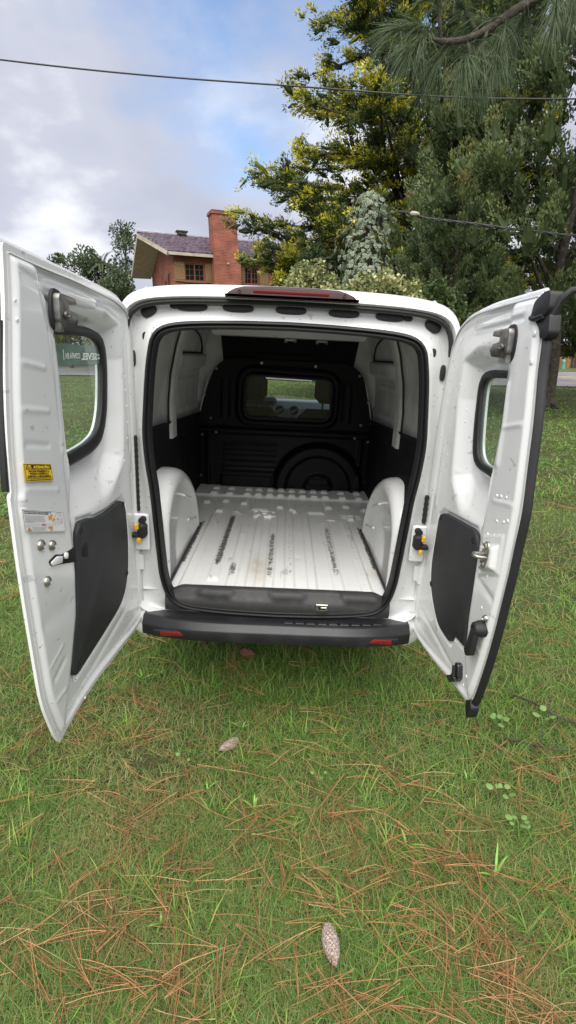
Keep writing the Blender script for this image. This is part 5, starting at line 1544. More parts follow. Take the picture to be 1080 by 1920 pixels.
# white lower returns beside the bumper, check links and hinges
for sx in (-1, 1):
    mb = MB(); mb.box((sx * .575, -.012, .845), (.060, .018, .16), b=.006); br = mb.build('hinge_bracket', M['white'], van)
    mb = MB(); mb.box((sx * .566, -.040, .862), (.036, .045, .062), b=.010); mb.cyl((sx * .566, -.05, .905), (sx * .566, -.02, .905), .014, 10); mb.box((sx * .592, -.050, .845), (.03, .03, .018), b=.004)
    ck = mb.build('door_check', M['plug'], van)
    mb = MB(); mb.box((sx * .582, -.068, .885), (.017, .014, .026), b=.004); mb.box((sx * .576, -.062, .825), (.016, .014, .020), b=.003); mb.build('check_tab', M['yellowclip'], ck)
    for zz in (.70,):
        mb = MB(); mb.cyl((sx * .606, .0, zz - .04), (sx * .606, .0, zz + .04), .012, 10); mb.box((sx * .60, .012, zz), (.04, .02, .07), b=.004)
        mb.build('door_hinge', M['white'], van)
    mb = MB(); nb = 27 if sx < 0 else 11; P = [(sx * .594, .008, .93 + k * .012) for k in range(nb)]
    mb.tube(P, [.0075 + .0025 * (k % 2) for k in range(nb)], 8); mb.build('boot_and_dark_gap', M['rubber'], van)  # black of the boot also stands for shade in the door gap
# high brake lamp
lp = [(-.236, 1.763), (-.234, 1.770), (-.222, 1.782), (-.200, 1.793), (-.17, 1.800), (-.1, 1.803), (0, 1.804), (.1, 1.803), (.17, 1.800), (.200, 1.793), (.226, 1.782), (.240, 1.770), (.243, 1.763)]
lamp = prism(lp, .03, -.052, W_, .010).build('brake_lamp', M['redlamp'], van, angle=50)
prism(round_poly([(-.135, 1.778), (.135, 1.778), (.135, 1.790), (-.135, 1.790)], .004), -.045, -.0535, W_, .001).build('lamp_lens', mat('dim_red_lens', (.11, .005, .008), .3, spec=.3), lamp)
for x in (-.185, .19):
    mb = MB(); mb.lathe((x, -.048, 1.782), (0, -1, 0), [(.0065, 0), (.0065, .007), (.004, .007), (.003, .003)], 10); mb.build('lamp_screw', M['plug'], lamp)

# ------------------------------------------------------------------ rear doors
def text_geo(s, size, bold=.0):
    cu = bpy.data.curves.new('t', 'FONT'); cu.body = s; cu.size = size; cu.offset = bold; cu.resolution_u = 3
    ob = bpy.data.objects.new('t', cu); C.objects.link(ob)
    bpy.context.view_layer.update()
    me = bpy.data.meshes.new_from_object(ob.evaluated_get(bpy.context.evaluated_depsgraph_get()))
    V = [tuple(v.co) for v in me.vertices]; F = [tuple(p.vertices) for p in me.polygons]
    bpy.data.objects.remove(ob); bpy.data.curves.remove(cu); bpy.data.meshes.remove(me)
    return V, F

class Door:
    def __init__(s, sx, origin, d, label):
        d = Vector((d[0], d[1], 0)).normalized()
        ang = math.atan2(d.y, d.x)
        s.o = bpy.data.objects.new('rear_door', None); C.objects.link(s.o); s.o.parent = van
        s.o.location = origin; s.o.rotation_euler = (0, 0, ang); s.sg = 1 if sx < 0 else -1
        s.label = label
    def p(s, u, z, w): return (u, s.sg * w, z)
    def f(s): return lambda u, v, w: s.p(u, v, w)

def quad(D, pts, w, m, mb):
    return mb.add([D.p(u, z, w) for u, z in pts], [tuple(range(len(pts)))], m)

def door_skin(D, outline, ridge, win, recess, panel, feats, wz, extra=None, hinge_lvl=-.022, flange=.030, wall=.07):
    poly = outline
    P, F, be = grid_in_poly(poly, .0052, win)
    U, Z = P[:, 0], P[:, 1]
    sdo, _ = sd_poly(P, poly); e_ = -sdo
    rz = np.array(sorted(ridge, key=lambda p: p[1])); ur = np.interp(Z, rz[:, 1], rz[:, 0])
    # the box of the free edge falls off gently towards the window, then steeply; its foot is kept on mesh columns
    ur2 = ur - (.018 + (wall - .018) * sstep(1.10, 1.24, Z) * (1 - sstep(1.66, 1.72, Z)))
    free = (sdo < -.03)
    if win is not None: free &= np.abs(sd_poly(P, win)[0]) > .004
    d2 = U - ur2; m2 = free & (np.abs(d2) < .0026); U = np.where(m2, ur2, U); P[:, 0] = U
    S = sstep(-.014, .0, U - ur2)
    fl = sstep(flange - .014, flange + .006, e_)
    base = hinge_lvl * (1 - S) - .017 * np.clip((ur - U) / wall, 0, 1) * S
    sdr, _ = sd_poly(P, recess)
    D_ = (1 - sstep(-.045, .02, sdr)) * sstep(wz[0], wz[1], Z) * (1 - S)
    w = base - .060 * D_
    # rounded hinge-side shoulder
    sdp, _ = sd_poly(P, panel)
    w -= .010 * (1 - sstep(.004, .018, sdp)) * (1 - S * .6)
    # ring pressed round the window
    sdw, _ = sd_poly(P, win)
    w += .004 * np.exp(-((sdw - .030) / .006) ** 2) * (1 - S)
    w += .6 * seg_bump(U, Z, feats) * sstep(flange, flange + .02, e_)
    w = -.014 * (1 - fl) + w * fl
    wo = -.022 - .064 * sstep(.03, .20, e_) - .006 * np.sin(np.pi * np.clip(U / .85, 0, 1))
    wo = np.minimum(wo, np.where(e_ > .05, w - .006, wo)); w = np.maximum(w, wo + .006)
    if extra is not None: w = w + extra(U, Z) * fl
    n = len(P)
    V = np.concatenate([np.stack([U, D.sg * w, Z], 1), np.stack([U, D.sg * wo, Z], 1)])
    rim = np.stack([be[:, 1], be[:, 0], be[:, 0] + n, be[:, 1] + n], 1)
    FF = np.concatenate([F, F[:, ::-1] + n, rim])
    if D.sg > 0: FF = FF[:, ::-1]
    me_o = fast('door_panel', V, FF, M['white'], D.o, smooth=True)
    me_o.data.set_sharp_from_angle(angle=R(50))
    Q = resample(np.array(poly), 160, True); d_ = np.roll(Q, -1, 0) - np.roll(Q, 1, 0); nn = np.stack([-d_[:, 1], d_[:, 0]], 1); nn /= np.linalg.norm(nn, axis=1)[:, None]
    ar = np.sum(Q[:, 0] * np.roll(Q[:, 1], -1) - np.roll(Q[:, 0], -1) * Q[:, 1]); nn = nn if ar > 0 else -nn
    mb = MB(); mb.tube([D.p(q[0] + n2[0] * (flange - .012), q[1] + n2[1] * (flange - .012), -.0125) for q, n2 in zip(Q, nn)], .0022, 5, closed=True)
    mb.build('hem_groove_line', M['grooveline'], D.o)  # grey bead drawn as the shade line of the hem groove
    return me_o

def dimples(D, parent, pts, w=0.0005, r=.0048):
    mb = MB()
    for u, z in pts: mb.lathe(D.p(u, z, w - .003), (0, D.sg, 0), [(r, 0), (r * .8, .0022), (r * .4, .0026)], 9)
    tag(mb.build('spot_welds', M['white'], parent), kind='stuff')

def rivet(D, u, z, w, r, m, parent, name='rivet'):
    mb = MB(); mb.lathe(D.p(u, z, w), (0, D.sg, 0), [(r * 1.15, -.002), (r * 1.15, .002), (r, .005), (r * .65, .0085), (r * .5, .006), (r * .15, .006)], 14); return mb.build(name, m, parent)

def glazing(D, win, frame, w, parent, gmat):
    g = make('door_window', [D.p(u, z, w) for u, z in win], [tuple(range(len(win)))], gmat, D.o, smooth=False)
    # rubber surround: from the pane to the metal, as a raised flat band
    a = resample(np.array(win), 90, True); c_ = a.mean(0)
    V = []; F = []; K = 90
    fr = resample(np.array(frame), 360, True); j = [int(np.argmin(np.hypot(*(fr - p).T))) for p in a]
    rings = [(a - (fr[j] - a) * .10, w + .001), (a - (fr[j] - a) * .10, w + .008), (a, w + .011), (a * .2 + fr[j] * .8, w + .012), (fr[j], w + .008), (fr[j] + (fr[j] - a) * .25, w - .006)]
    for ring, ww in rings: V += [D.p(p[0], p[1], ww) for p in ring]
    for i in range(len(rings) - 1):
        for k in range(K): F.append((i * K + k, i * K + (k + 1) % K, (i + 1) * K + (k + 1) % K, (i + 1) * K + k))
    make('window_rubber', V, F, M['rubber'], D.o, smooth=True, angle=50)
    return g

def trim_panel(D, poly, rads, w0, w1, clips, hole=None):
    tp = prism(round_poly(poly, rads, 5), w0, w1, D.f(), .006).build('trim_panel', M['trim'], D.o, angle=50)
    for u, z in clips: mb = MB(); mb.lathe(D.p(u, z, w1 - .001), (0, D.sg, 0), [(.012, 0), (.012, .0015), (.009, .003), (.006, .0015), (.002, .0015)], 12); mb.build('trim_clip', M['plug'], D.o)
    return tp

def upper_latch(D, u, z, w, flip):
    """forked steel latch over a black plate standing for the dark hole"""
    mb = MB(); prism(oval(u, z, .036, .052, .1), w - .004, w + .004, D.f(), .003, mb); lt = mb.build('latch_hole', M['plug'], D.o)
    mb = MB(); s = -flip
    q = [(u + .028, z + .026), (u + .022, z + .034), (u - .055, z + .030), (u - .06, z + .018), (u - .018, z + .014), (u - .018, z + .004), (u - .052, z + .0), (u - .064, z - .016), (u - .05, z - .030), (u + .02, z - .034), (u + .03, z - .02)]
    q = [(u + (a - u) * 1.2 - .012, z + (b_ - z) * 1.2) for a, b_ in q]
    prism(round_poly(q, .005, 3), w + .002, w + .020, D.f(), .003, mb)
    mb.lathe(D.p(u - .004, z - .010, w + .022), (0, D.sg, 0), [(.010, 0), (.010, .006), (.005, .007), (.004, .004)], 12)
    mb.cyl(D.p(u + .012, z - .052, w + .008), D.p(u + .012, z - .03, w + .008), .011, 10)
    mb.build('latch', M['latchsteel'], D.o)
    return lt

# ---- left door (the wide one, with the stickers)
DL = Door(-1, (-.580, 0, 0), (-.03, -1), None)
DL.o['label'] = 'wider rear door, carrying the yellow and white stickers'
outl = [(.806, 1.776), (.675, 1.768), (.443, 1.760), (.131, 1.738), (.027, 1.713), (-.020, 1.672), (-.032, 1.60), (-.036, 1.436), (-.038, 1.158), (-.036, .935), (-.036, .764), (-.036, .483), (-.016, .432), (.105, .432), (.265, .450), (.499, .476), (.63, .480), (.735, .472), (.786, .462), (.809, .505), (.857, .646), (.869, .801), (.879, .945), (.886, 1.078), (.888, 1.236), (.880, 1.242), (.874, 1.35), (.856, 1.48), (.828, 1.617), (.813, 1.703)]
OL = round_poly(outl, [.012] + [.05] * 3 + [.03, .03] + [.06] * 5 + [.03, .02, .05, .06, .06, .05, .03, .010, .03, .06, .06, .06, .06, .006, .006, .06, .06, .06, .05], 4)
ridgeL = [(.704, 1.80), (.700, 1.696), (.672, 1.615), (.657, 1.5), (.654, 1.378), (.646, 1.29), (.645, 1.188), (.639, 1.059), (.640, .925), (.658, .797), (.711, .668), (.768, .546), (.79, .48)]
winL = round_poly([(.595, 1.600), (.255, 1.603), (.168, 1.585), (.158, 1.50), (.185, 1.36), (.235, 1.285), (.33, 1.262), (.595, 1.245)], [.06, .05, .05, .05, .05, .06, .05, .06], 5)
frameL = round_poly([(.625, 1.622), (.24, 1.626), (.135, 1.606), (.118, 1.51), (.146, 1.342), (.205, 1.250), (.31, 1.225), (.625, 1.21)], [.07, .06, .06, .06, .06, .08, .06, .07], 5)
recL = [(.74, 1.672), (.22, 1.668), (.11, 1.640), (.085, 1.53), (.10, 1.33), (.12, 1.18), (.30, 1.05), (.74, 1.05)]
panL = [(.560, 1.030), (.532, 1.058), (.445, 1.044), (.415, 1.030), (.30, 1.020), (.167, 1.026), (.13, .992), (.117, .852), (.136, .711), (.207, .622), (.408, .602), (.640, .585), (.672, .618), (.620, .745), (.575, .865)]
ftL = [(.70, 1.515, .80, 1.53, .006, .004), (.715, 1.325, .82, 1.345, .006, -.004), (.70, 1.41, .85, 1.43, .006, .004), (.69, 1.20, .86, 1.245, .006, .005), (.69, .86, .86, .875, .03, -.003), (.74, .76, .83, .735, .005, .003), (.74, .71, .80, .69, .01, -.004), (.75, .62, .82, .62, .006, .004),
       (.575, 1.19, .62, 1.10, .006, .004), (.62, 1.10, .60, 1.05, .006, .004), (.575, 1.19, .56, 1.10, .006, .004), (.62, 1.58, .635, 1.30, .012, .008),
       (.12, 1.20, .26, 1.15, .007, .003), (.10, 1.17, .24, 1.11, .007, -.0025), (.05, 1.60, .04, 1.2, .010, -.004), (.04, 1.1, .02, .7, .010, -.004), (.10, .58, .6, .525, .012, -.006), (.30, 1.70, .62, 1.712, .010, .005), (.70, 1.71, .84, 1.74, .012, -.006)]
door_skin(DL, OL, ridgeL, winL, recL, panL, ftL, (1.04, 1.19))
pane = glazing(DL, winL, frameL, -.070, None, M['glass'])
# film band with reversed lettering (it reads from outside)
bandL = [(.590, 1.512), (.165, 1.508), (.160, 1.56 - .03), (.168, 1.572), (.590, 1.585)]
bandL = [(.592, 1.516), (.1665, 1.512), (.1600, 1.545), (.1635, 1.570), (.180, 1.574), (.592, 1.576)]
wb = MB(); wb.add([DL.p(u, z, -.0725) for u, z in bandL], [tuple(range(len(bandL)))]); band = wb.build('window_film', M['band'], DL.o, smooth=False)
lt = MB()
for s_, sz, u0, z0, bd in (('SEVEL', .029, .186, 1.529, .0012), ('CONFÍA EN', .0225, .325, 1.533, .0005), ('I', .04, .436, 1.530, .0015)):
    V, F = text_geo(s_, sz, bd)
    k = {'SEVEL': .130, 'CONFÍA EN': .102, 'I': .006}[s_] / max(v[0] for v in V)
    lt.add([DL.p(u0 + x * k, z0 + y, -.0695) for x, y, _ in V], F)
for k in range(2): lt.add([DL.p(u, z, -.0695) for u, z in ((.1625, 1.529 + k * .011), (.178, 1.529 + k * .011), (.181, 1.536 + k * .011), (.1655, 1.536 + k * .011))], [(0, 1, 2, 3)])
lt.build('window_lettering', M['letterwhite'], DL.o, smooth=False)
trim_panel(DL, panL, [.02, .02, .03, .03, .05, .025, .04, .1, .1, .1, .05, .02, .03, .05, .1], -.036, -.016, ((.535, 1.03), (.160, 1.005), (.155, .72), (.625, .615)))
mb = MB(); prism(round_poly([(.500, .985), (.545, .975), (.540, .945), (.498, .930)], .012), -.020, -.0145, DL.f(), .002, mb); mb.build('trim_slot', M['hole'], DL.o)
upper_latch(DL, .612, 1.655, .000, 1)
for u, z in ((.807, 1.088), (.752, 1.067), (.795, .983)): rivet(DL, u, z, .002, .0125, M['steel'], DL.o, 'rivet')
dimples(DL, DL.o, [(.83, 1.11), (.72, 1.055), (.825, 1.045), (.815, .99), (.775, 1.005), (.72, 1.0), (.745, .985), (.71, .955), (.81, .945), (.80, 1.66), (.80, 1.62), (.63, .50)])
dimples(DL, DL.o, [(.06, 1.47), (.055, 1.42), (.05, 1.36), (.05, 1.30), (.06, 1.24), (.10, 1.16)], -.020)
mb = MB(); prism(round_poly([(.776, 1.030), (.765, 1.012), (.70, .992), (.66, .978), (.628, .968), (.622, 1.012), (.66, 1.015), (.70, 1.020), (.735, 1.034)], .008), -.004, .0035, DL.f(), .002, mb)
lh = mb.build('latch_opening', M['hole'], DL.o)
mb = MB(); prism(round_poly([(.772, 1.026), (.765, 1.013), (.712, 1.000), (.706, 1.018), (.735, 1.029)], .006), .002, .007, DL.f(), .002, mb); mb.lathe(DL.p(.69, 1.013, .004), (0, DL.sg, 0), [(.009, 0), (.009, .006), (.004, .008)], 10); mb.build('latch_tongue', M['stickerwhite'], DL.o)
# black edge strip on the free edge
ed = [(.880, 1.246), (.876, 1.30), (.864, 1.389), (.845, 1.504), (.826, 1.616)]
mb = MB(); mb.tube([DL.p(u + .002, z, -.026) for u, z in spline(ed, 6)], .0085, 8); mb.build('edge_strip', M['rubber'], DL.o)
mb = MB(); mb.tube([DL.p(u, z, -.026) for u, z in spline([(.808, 1.779), (.6, 1.770), (.3, 1.755), (.1, 1.738), (.02, 1.70)], 6)], .006, 6); mb.build('top_drip_edge', M['white'], DL.o)
mb = MB(); mb.box(DL.p(.36, .468, -.022), (.02, .012, .010), b=.003); mb.build('bottom_plug', M['plug'], DL.o)

def sticker(D, c, du, dv, size, name, base_m, w, label):
    """flat printed label; local (x right, y up) as seen from inside the opened door; returns an adder"""
    o = bpy.data.objects.new(name, None)
    mb = MB(); sxx, syy = size
    def P(x, y, k=0): return (c[0] + du[0] * x + dv[0] * y, D.sg * (w + .0006 * k + .001), c[1] + du[1] * x + dv[1] * y)
    class A_:
        def poly(s, pts, m, k=1): mb.add([P(x, y, k) for x, y in pts], [tuple(range(len(pts)))], m)
        def rect(s, x0, y0, x1, y1, m, k=1): s.poly([(x0, y0), (x1, y0), (x1, y1), (x0, y1)], m, k)
        def frame(s, x0, y0, x1, y1, t, m, k=1):
            s.rect(x0, y0, x1, y0 + t, m, k); s.rect(x0, y1 - t, x1, y1, m, k); s.rect(x0, y0 + t, x0 + t, y1 - t, m, k); s.rect(x1 - t, y0 + t, x1, y1 - t, m, k)
        def text(s, st, x, y, h, m, k=2, wd=None, bold=.0, center=None):
            V, F = text_geo(st, h * 1.38, bold); xs_ = [v[0] for v in V]; x0, x1 = min(xs_), max(xs_); sc = 1 if wd is None else wd / (x1 - x0)
            off = x if center is None else center - (x1 - x0) * sc / 2
            mb.add([P(off + (v[0] - x0) * sc, y + v[1], k) for v in V], F, m)
        def line(s, pts, t, m, k=2):
            for (x0, y0), (x1, y1) in zip(pts[:-1], pts[1:]):
                dx, dy = x1 - x0, y1 - y0; l_ = math.hypot(dx, dy) + 1e-9; nx_, ny_ = -dy / l_ * t / 2, dx / l_ * t / 2
                s.poly([(x0 - nx_, y0 - ny_), (x1 - nx_, y1 - ny_), (x1 + nx_, y1 + ny_), (x0 + nx_, y0 + ny_)], m, k)
        def disc(s, x, y, r_, m, k=2, n=14): s.poly([(x + r_ * math.cos(2 * math.pi * i / n), y + r_ * math.sin(2 * math.pi * i / n)) for i in range(n)], m, k)
    bpy.data.objects.remove(o)
    a = A_(); a.mb = mb; a.base = lambda m: a.poly(round_poly([(0, 0), (sxx, 0), (sxx, syy), (0, syy)], .004, 3), m, 0)
    return a

# yellow warning: x runs from the free edge towards the hinge (left to right as seen)
def frame_vec(p00, p10, p01):
    return p00, ((p10[0] - p00[0]), (p10[1] - p00[1])), ((p01[0] - p00[0]), (p01[1] - p00[1]))
c0, du, dv = frame_vec((.848, 1.262), (.717, 1.234), (.853, 1.307))
Wd, Ht = .134, .0455
du = (du[0] / Wd, du[1] / Wd); dv = (dv[0] / Ht, dv[1] / Ht)
st = sticker(DL, c0, du, dv, (Wd, Ht), 'warning_sticker', None, .0035, '')
mats = [M['yellow'], M['brownink'], M['ink']]
st.base(0); st.frame(.003, .002, Wd - .003, Ht - .002, .0012, 2)
st.rect(.034, Ht - .0135, Wd - .006, Ht - .0035, 1); st.text('ATENÇÃO', .04, Ht - .0118, .0062, 0, 2, wd=.082, bold=.0006)
st.rect(.030, Ht - .0145, .0312, Ht - .002, 2); st.rect(.003, Ht - .0152, Wd - .003, Ht - .0143, 2)
st.line([(.008, Ht - .0125), (.0165, Ht - .0035), (.025, Ht - .0125), (.008, Ht - .0125)], .0014, 2); st.rect(.0158, Ht - .010, .0172, Ht - .0062, 2)
for k, (tx_, wd_) in enumerate((('FECHE PRIMEIRO A', .098), ('PORTA DIREITA E', .090), ('DEPOIS A ESQUERDA', .112))):
    st.text(tx_, 0, .0238 - k * .0066, .0046, 2, 2, wd=wd_, bold=.0003, center=Wd / 2)
st.rect(.003, .0088, Wd - .003, .0094, 2)
for k, wd_ in enumerate((.112, .092)):
    x = (Wd - wd_) / 2; y = .0062 - k * .0030
    while x < (Wd + wd_) / 2:
        l_ = random.uniform(.004, .010); st.rect(x, y, x + l_, y + .0013, 2); x += l_ + .0018
st.mb.build('warning_sticker', mats, DL.o, smooth=False, angle=None)
c0, du, dv = frame_vec((.876, 1.146), (.676, 1.078), (.879, 1.205))
Wd, Ht = .211, .064
du = (du[0] / Wd, du[1] / Wd); dv = (dv[0] / Ht, dv[1] / Ht)
st = sticker(DL, c0, du, dv, (Wd, Ht), 'instruction_sticker', None, .0035, '')
mats = [M['stickerwhite'], M['ink'], M['greyink'], M['orangeink'], M['redink']]
st.base(0); st.frame(.002, .0015, Wd - .002, Ht - .0015, .0012, 2)
st.text('INSTRUCCIONES PARA EL MANEJO DE', .008, Ht - .0075, .0030, 1, 2, wd=.130, bold=.0002)
st.text('LA PUERTA DEL VANO DE CARGA', .008, Ht - .0120, .0030, 1, 2, wd=.116, bold=.0002)
for k in range(7):
    x = .009; end = .009 + random.uniform(.085, .103) if k < 6 else .05; y = Ht - .0185 - k * .0031
    while x < end: l_ = random.uniform(.004, .011); st.rect(x, y, min(x + l_, end), y + .0011, 2); x += l_ + .0018
for k in range(4):
    x = .036; end = .036 + random.uniform(.06, .078); y = .0135 - k * .0026
    while x < end: l_ = random.uniform(.004, .010); st.rect(x, y, min(x + l_, end), y + .0010, 2); x += l_ + .0018
st.poly([(.012, .0045), (.031, .0045), (.0215, .0135)], 3); st.line([(.012, .0045), (.031, .0045), (.0215, .0135), (.012, .0045)], .0008, 1); st.rect(.0209, .0068, .0221, .0108, 1)
st.line([(.006, .0195), (.05, .0235), (.10, .0245), (.14, .0225), (.158, .0210)], .0007, 2); st.line([(.006, .0145), (.05, .0185), (.10, .0195), (.14, .017)], .0007, 2)
st.disc(.088, .0222, .0035, 4); st.disc(.098, .0222, .0035, 4); st.disc(.141, .0515, .003, 4); st.disc(.171, .0405, .003, 4); st.disc(.118, .0130, .003, 4)
st.poly([(.122, .045), (.127, .0505), (.141, .0495), (.143, .043), (.138, .0365), (.124, .0365)], 3); st.poly([(.143, .041), (.150, .044), (.159, .0405), (.158, .035), (.146, .0345)], 3); st.poly([(.140, .036), (.147, .036), (.147, .030), (.141, .0305)], 3)
st.poly([(.122, .0165), (.130, .019), (.139, .0165), (.139, .009), (.131, .0035), (.125, .0055)], 3); st.poly([(.139, .0145), (.147, .0145), (.147, .0095), (.139, .0085)], 0, 2)
st.line([(.160, .048), (.165, .0585), (.186, .060), (.196, .054), (.198, .045), (.197, .030), (.190, .025), (.182, .028)], .0009, 2); st.line([(.170, .0215), (.165, .032), (.180, .0405), (.186, .032), (.170, .0215)], .0009, 2)
st.line([(.178, .0525), (.183, .0555), (.189, .053), (.187, .0485), (.181, .0475), (.178, .0525)], .0009, 2); st.line([(.187, .042), (.194, .042), (.195, .030), (.188, .029), (.187, .042)], .0009, 2); st.line([(.148, .0335), (.150, .026), (.158, .0255), (.160, .034)], .0008, 2); st.line([(.150, .0475), (.157, .05), (.160, .048)], .0008, 2)
st.mb.build('instruction_sticker', mats, DL.o, smooth=False, angle=None)

# ---- right door
DR = Door(1, (.590, 0, 0), (.06, -1), None)
DR.o['label'] = 'narrower rear door, with the thick black rubber edge'
outr = [(.023, 1.640), (.070, 1.696), (.137, 1.724), (.217, 1.741), (.399, 1.751), (.548, 1.756), (.602, 1.757), (.632, 1.70), (.645, 1.637), (.655, 1.559), (.676, 1.442), (.690, 1.321), (.703, 1.20), (.701, 1.10), (.698, 1.02), (.690, .927), (.680, .818), (.664, .70), (.634, .561), (.606, .51), (.56, .502), (.457, .490), (.305, .461), (.124, .437), (-.01, .437), (-.036, .48), (-.036, .60), (-.036, .77), (-.034, .96), (-.024, 1.157), (-.018, 1.371), (.0, 1.535)]
OR_ = round_poly(outr, [.03, .04, .04, .05, .05, .03, .01] + [.05] * 11 + [.04, .02, .02, .05, .05, .05, .03, .03, .05, .05, .05, .05, .05, .05], 4)
ridgeR = [(.480, 1.80), (.489, 1.695), (.515, 1.60), (.530, 1.552), (.545, 1.406), (.535, 1.277), (.530, 1.163), (.525, 1.075), (.528, .934), (.535, .785), (.555, .639), (.605, .56), (.63, .48)]
winR = round_poly([(.50, 1.540), (.245, 1.533), (.221, 1.505), (.233, 1.402), (.258, 1.285), (.298, 1.252), (.50, 1.240)], [.05, .035, .03, .05, .05, .03, .05], 5)
frameR = round_poly([(.53, 1.557), (.222, 1.552), (.192, 1.517), (.206, 1.362), (.229, 1.262), (.274, 1.231), (.53, 1.215)], [.06, .045, .04, .05, .05, .04, .06], 5)
recR = [(.62, 1.612), (.24, 1.610), (.150, 1.575), (.145, 1.45), (.17, 1.28), (.185, 1.18), (.30, 1.06), (.62, 1.05)]
panR = [(.114, 1.000), (.148, 1.026), (.432, 1.054), (.472, 1.026), (.480, .949), (.473, .83), (.495, .655), (.392, .645), (.380, .600), (.252, .600), (.142, .686), (.103, .786)]
ftR = [(.55, 1.405, .64, 1.425, .006, .006), (.56, 1.19, .68, 1.21, .006, .006), (.53, 1.52, .545, 1.30, .012, .008), (.55, .93, .66, .91, .012, -.005), (.56, .72, .63, .725, .006, .004), (.18, 1.20, .30, 1.14, .007, .003), (.165, 1.17, .28, 1.11, .007, -.0025),
       (.06, 1.25, .06, 1.03, .008, .006), (.49, 1.12, .515, 1.06, .006, .004), (.49, 1.12, .50, 1.00, .006, .004), (.12, 1.60, .1, 1.3, .02, .003), (.05, .56, .45, .525, .010, -.006), (.20, 1.69, .55, 1.712, .008, .005), (.20, 1.675, .55, 1.697, .006, -.004), (.55, 1.62, .56, 1.5, .02, .002)]
def exR(U, Z):
    q, _ = sd_poly(np.stack([U, Z], 1), [(.535, 1.072), (.655, 1.115), (.662, .998), (.545, .945)])
    q2, _ = sd_poly(np.stack([U, Z], 1), [(.555, 1.050), (.64, 1.075), (.645, 1.005), (.565, .975)])
    q3, _ = sd_poly(np.stack([U, Z], 1), [(.42, 1.67), (.60, 1.69), (.60, 1.58), (.53, 1.56), (.43, 1.58)])
    return .004 * (1 - sstep(-.003, .004, q)) + .016 * (1 - sstep(-.008, .008, q2)) + .012 * (1 - sstep(-.015, .015, q3)) * 0
door_skin(DR, OR_, ridgeR, winR, recR, panR, ftR, (1.04, 1.19), exR, flange=.022, wall=.048)
glazing(DR, winR, frameR, -.070, None, M['glass'])
trim_panel(DR, panR, [.02, .03, .03, .03, .05, .1, .008, .02, .02, .05, .08, .08], -.036, -.016, ((.140, 1.003), (.437, 1.020), (.135, .72), (.44, .675)))
upper_latch(DR, .505, 1.632, .000, 1)
# striker on its pressed plate
mb = MB(); prism(oval(.605, 1.035, .019, .044, -.15), .016, .024, DR.f(), .002, mb)
for z in (1.062, 1.008): mb.lathe(DR.p(.605, z, .023), (0, DR.sg, 0), [(.011, 0), (.011, .005), (.006, .006), (.005, .003)], 10)
stk = mb.build('striker_plate', M['steel'], DR.o)
mb = MB(); mb.tube([DR.p(.592, 1.035, .022), DR.p(.592, 1.036, .048), DR.p(.600, 1.036, .055), DR.p(.612, 1.035, .055), DR.p(.620, 1.034, .048), DR.p(.620, 1.032, .022)], .0055, 8); mb.box(DR.p(.606, 1.034, .036), (.03, .018, .008), b=.002); mb.build('striker_loop', M['steel'], DR.o)
dimples(DR, DR.o, [(.56, 1.085), (.60, 1.095), (.63, 1.105), (.56, .96), (.60, .965), (.63, .985), (.60, 1.14), (.64, 1.15), (.66, 1.16), (.575, 1.21), (.60, 1.215), (.63, 1.22), (.60, .86), (.58, .60), (.57, .56)], .003)
dimples(DR, DR.o, [(.62, 1.655), (.63, 1.585)], .002, .008)
dimples(DR, DR.o, [(.13, 1.50), (.12, 1.44), (.115, 1.36), (.11, 1.29), (.10, 1.24), (.095, 1.2), (.215, 1.42), (.22, 1.38)], -.020)
# hinge-side small holes and the inner release lever
rivet(DR, .640, .845, .002, .010, M['steel'], DR.o, 'rivet'); rivet(DR, .592, .775, .002, .010, M['steel'], DR.o, 'rivet')
mb = MB(); mb.lathe(DR.p(.632, .805, .0), (0, DR.sg, 0), [(.026, -.003), (.026, .012), (.020, .030), (.014, .034), (.006, .026)], 18)
prism(round_poly([(.648, .80), (.618, .806), (.606, .745), (.592, .712), (.612, .698), (.640, .716), (.646, .76)], .008), .018, .034, DR.f(), .005, mb)
mb.build('inner_handle', M['plug'], DR.o)
mb = MB(); prism(round_poly([(.475, .585), (.50, .59), (.515, .545), (.50, .520), (.478, .525)], .008), -.03, -.004, DR.f(), .003, mb); mb.cyl(DR.p(.485, .575, .0), DR.p(.495, .522, .0), .008, 8); mb.box(DR.p(.50, .54, .004), (.03, .012, .016), b=.003); mb.box(DR.p(.478, .52, .002), (.03, .02, .008), 1); mb.build('lower_latch', [M['darksteel'], M['hole']], DR.o)
# thick rubber along the free edge: a hollow bulb section
inn = spline([(.625, 1.70), (.648, 1.637), (.657, 1.559), (.679, 1.442), (.693, 1.321), (.706, 1.20), (.702, 1.10), (.699, 1.02), (.691, .927), (.681, .818), (.664, .70), (.634, .561), (.612, .515)], 6)
V = []; F = []; pr = [(-.006, -.016), (-.003, -.011), (.002, -.0095), (.006, -.013), (.0075, -.018), (.010, -.020), (.0105, -.026), (.010, -.031), (.003, -.034), (-.006, -.028)]
inn = np.array(inn); tg = np.gradient(inn, axis=0); tg /= np.linalg.norm(tg, axis=1)[:, None]; no_ = np.stack([-tg[:, 1], tg[:, 0]], 1)
if no_[0, 0] < 0: no_ = -no_
for p, q in zip(inn, no_):
    for a, w in pr: V.append(DR.p(p[0] + q[0] * a, p[1] + q[1] * a, w))
n_ = len(pr); F = [(i * n_ + k, i * n_ + (k + 1) % n_, (i + 1) * n_ + (k + 1) % n_, (i + 1) * n_ + k) for i in range(len(inn) - 1) for k in range(n_)] + [tuple(range(n_)), tuple((len(inn) - 1) * n_ + k for k in range(n_))]
make('edge_rubber', V, F, M['rubber'], DR.o, smooth=True, angle=50)
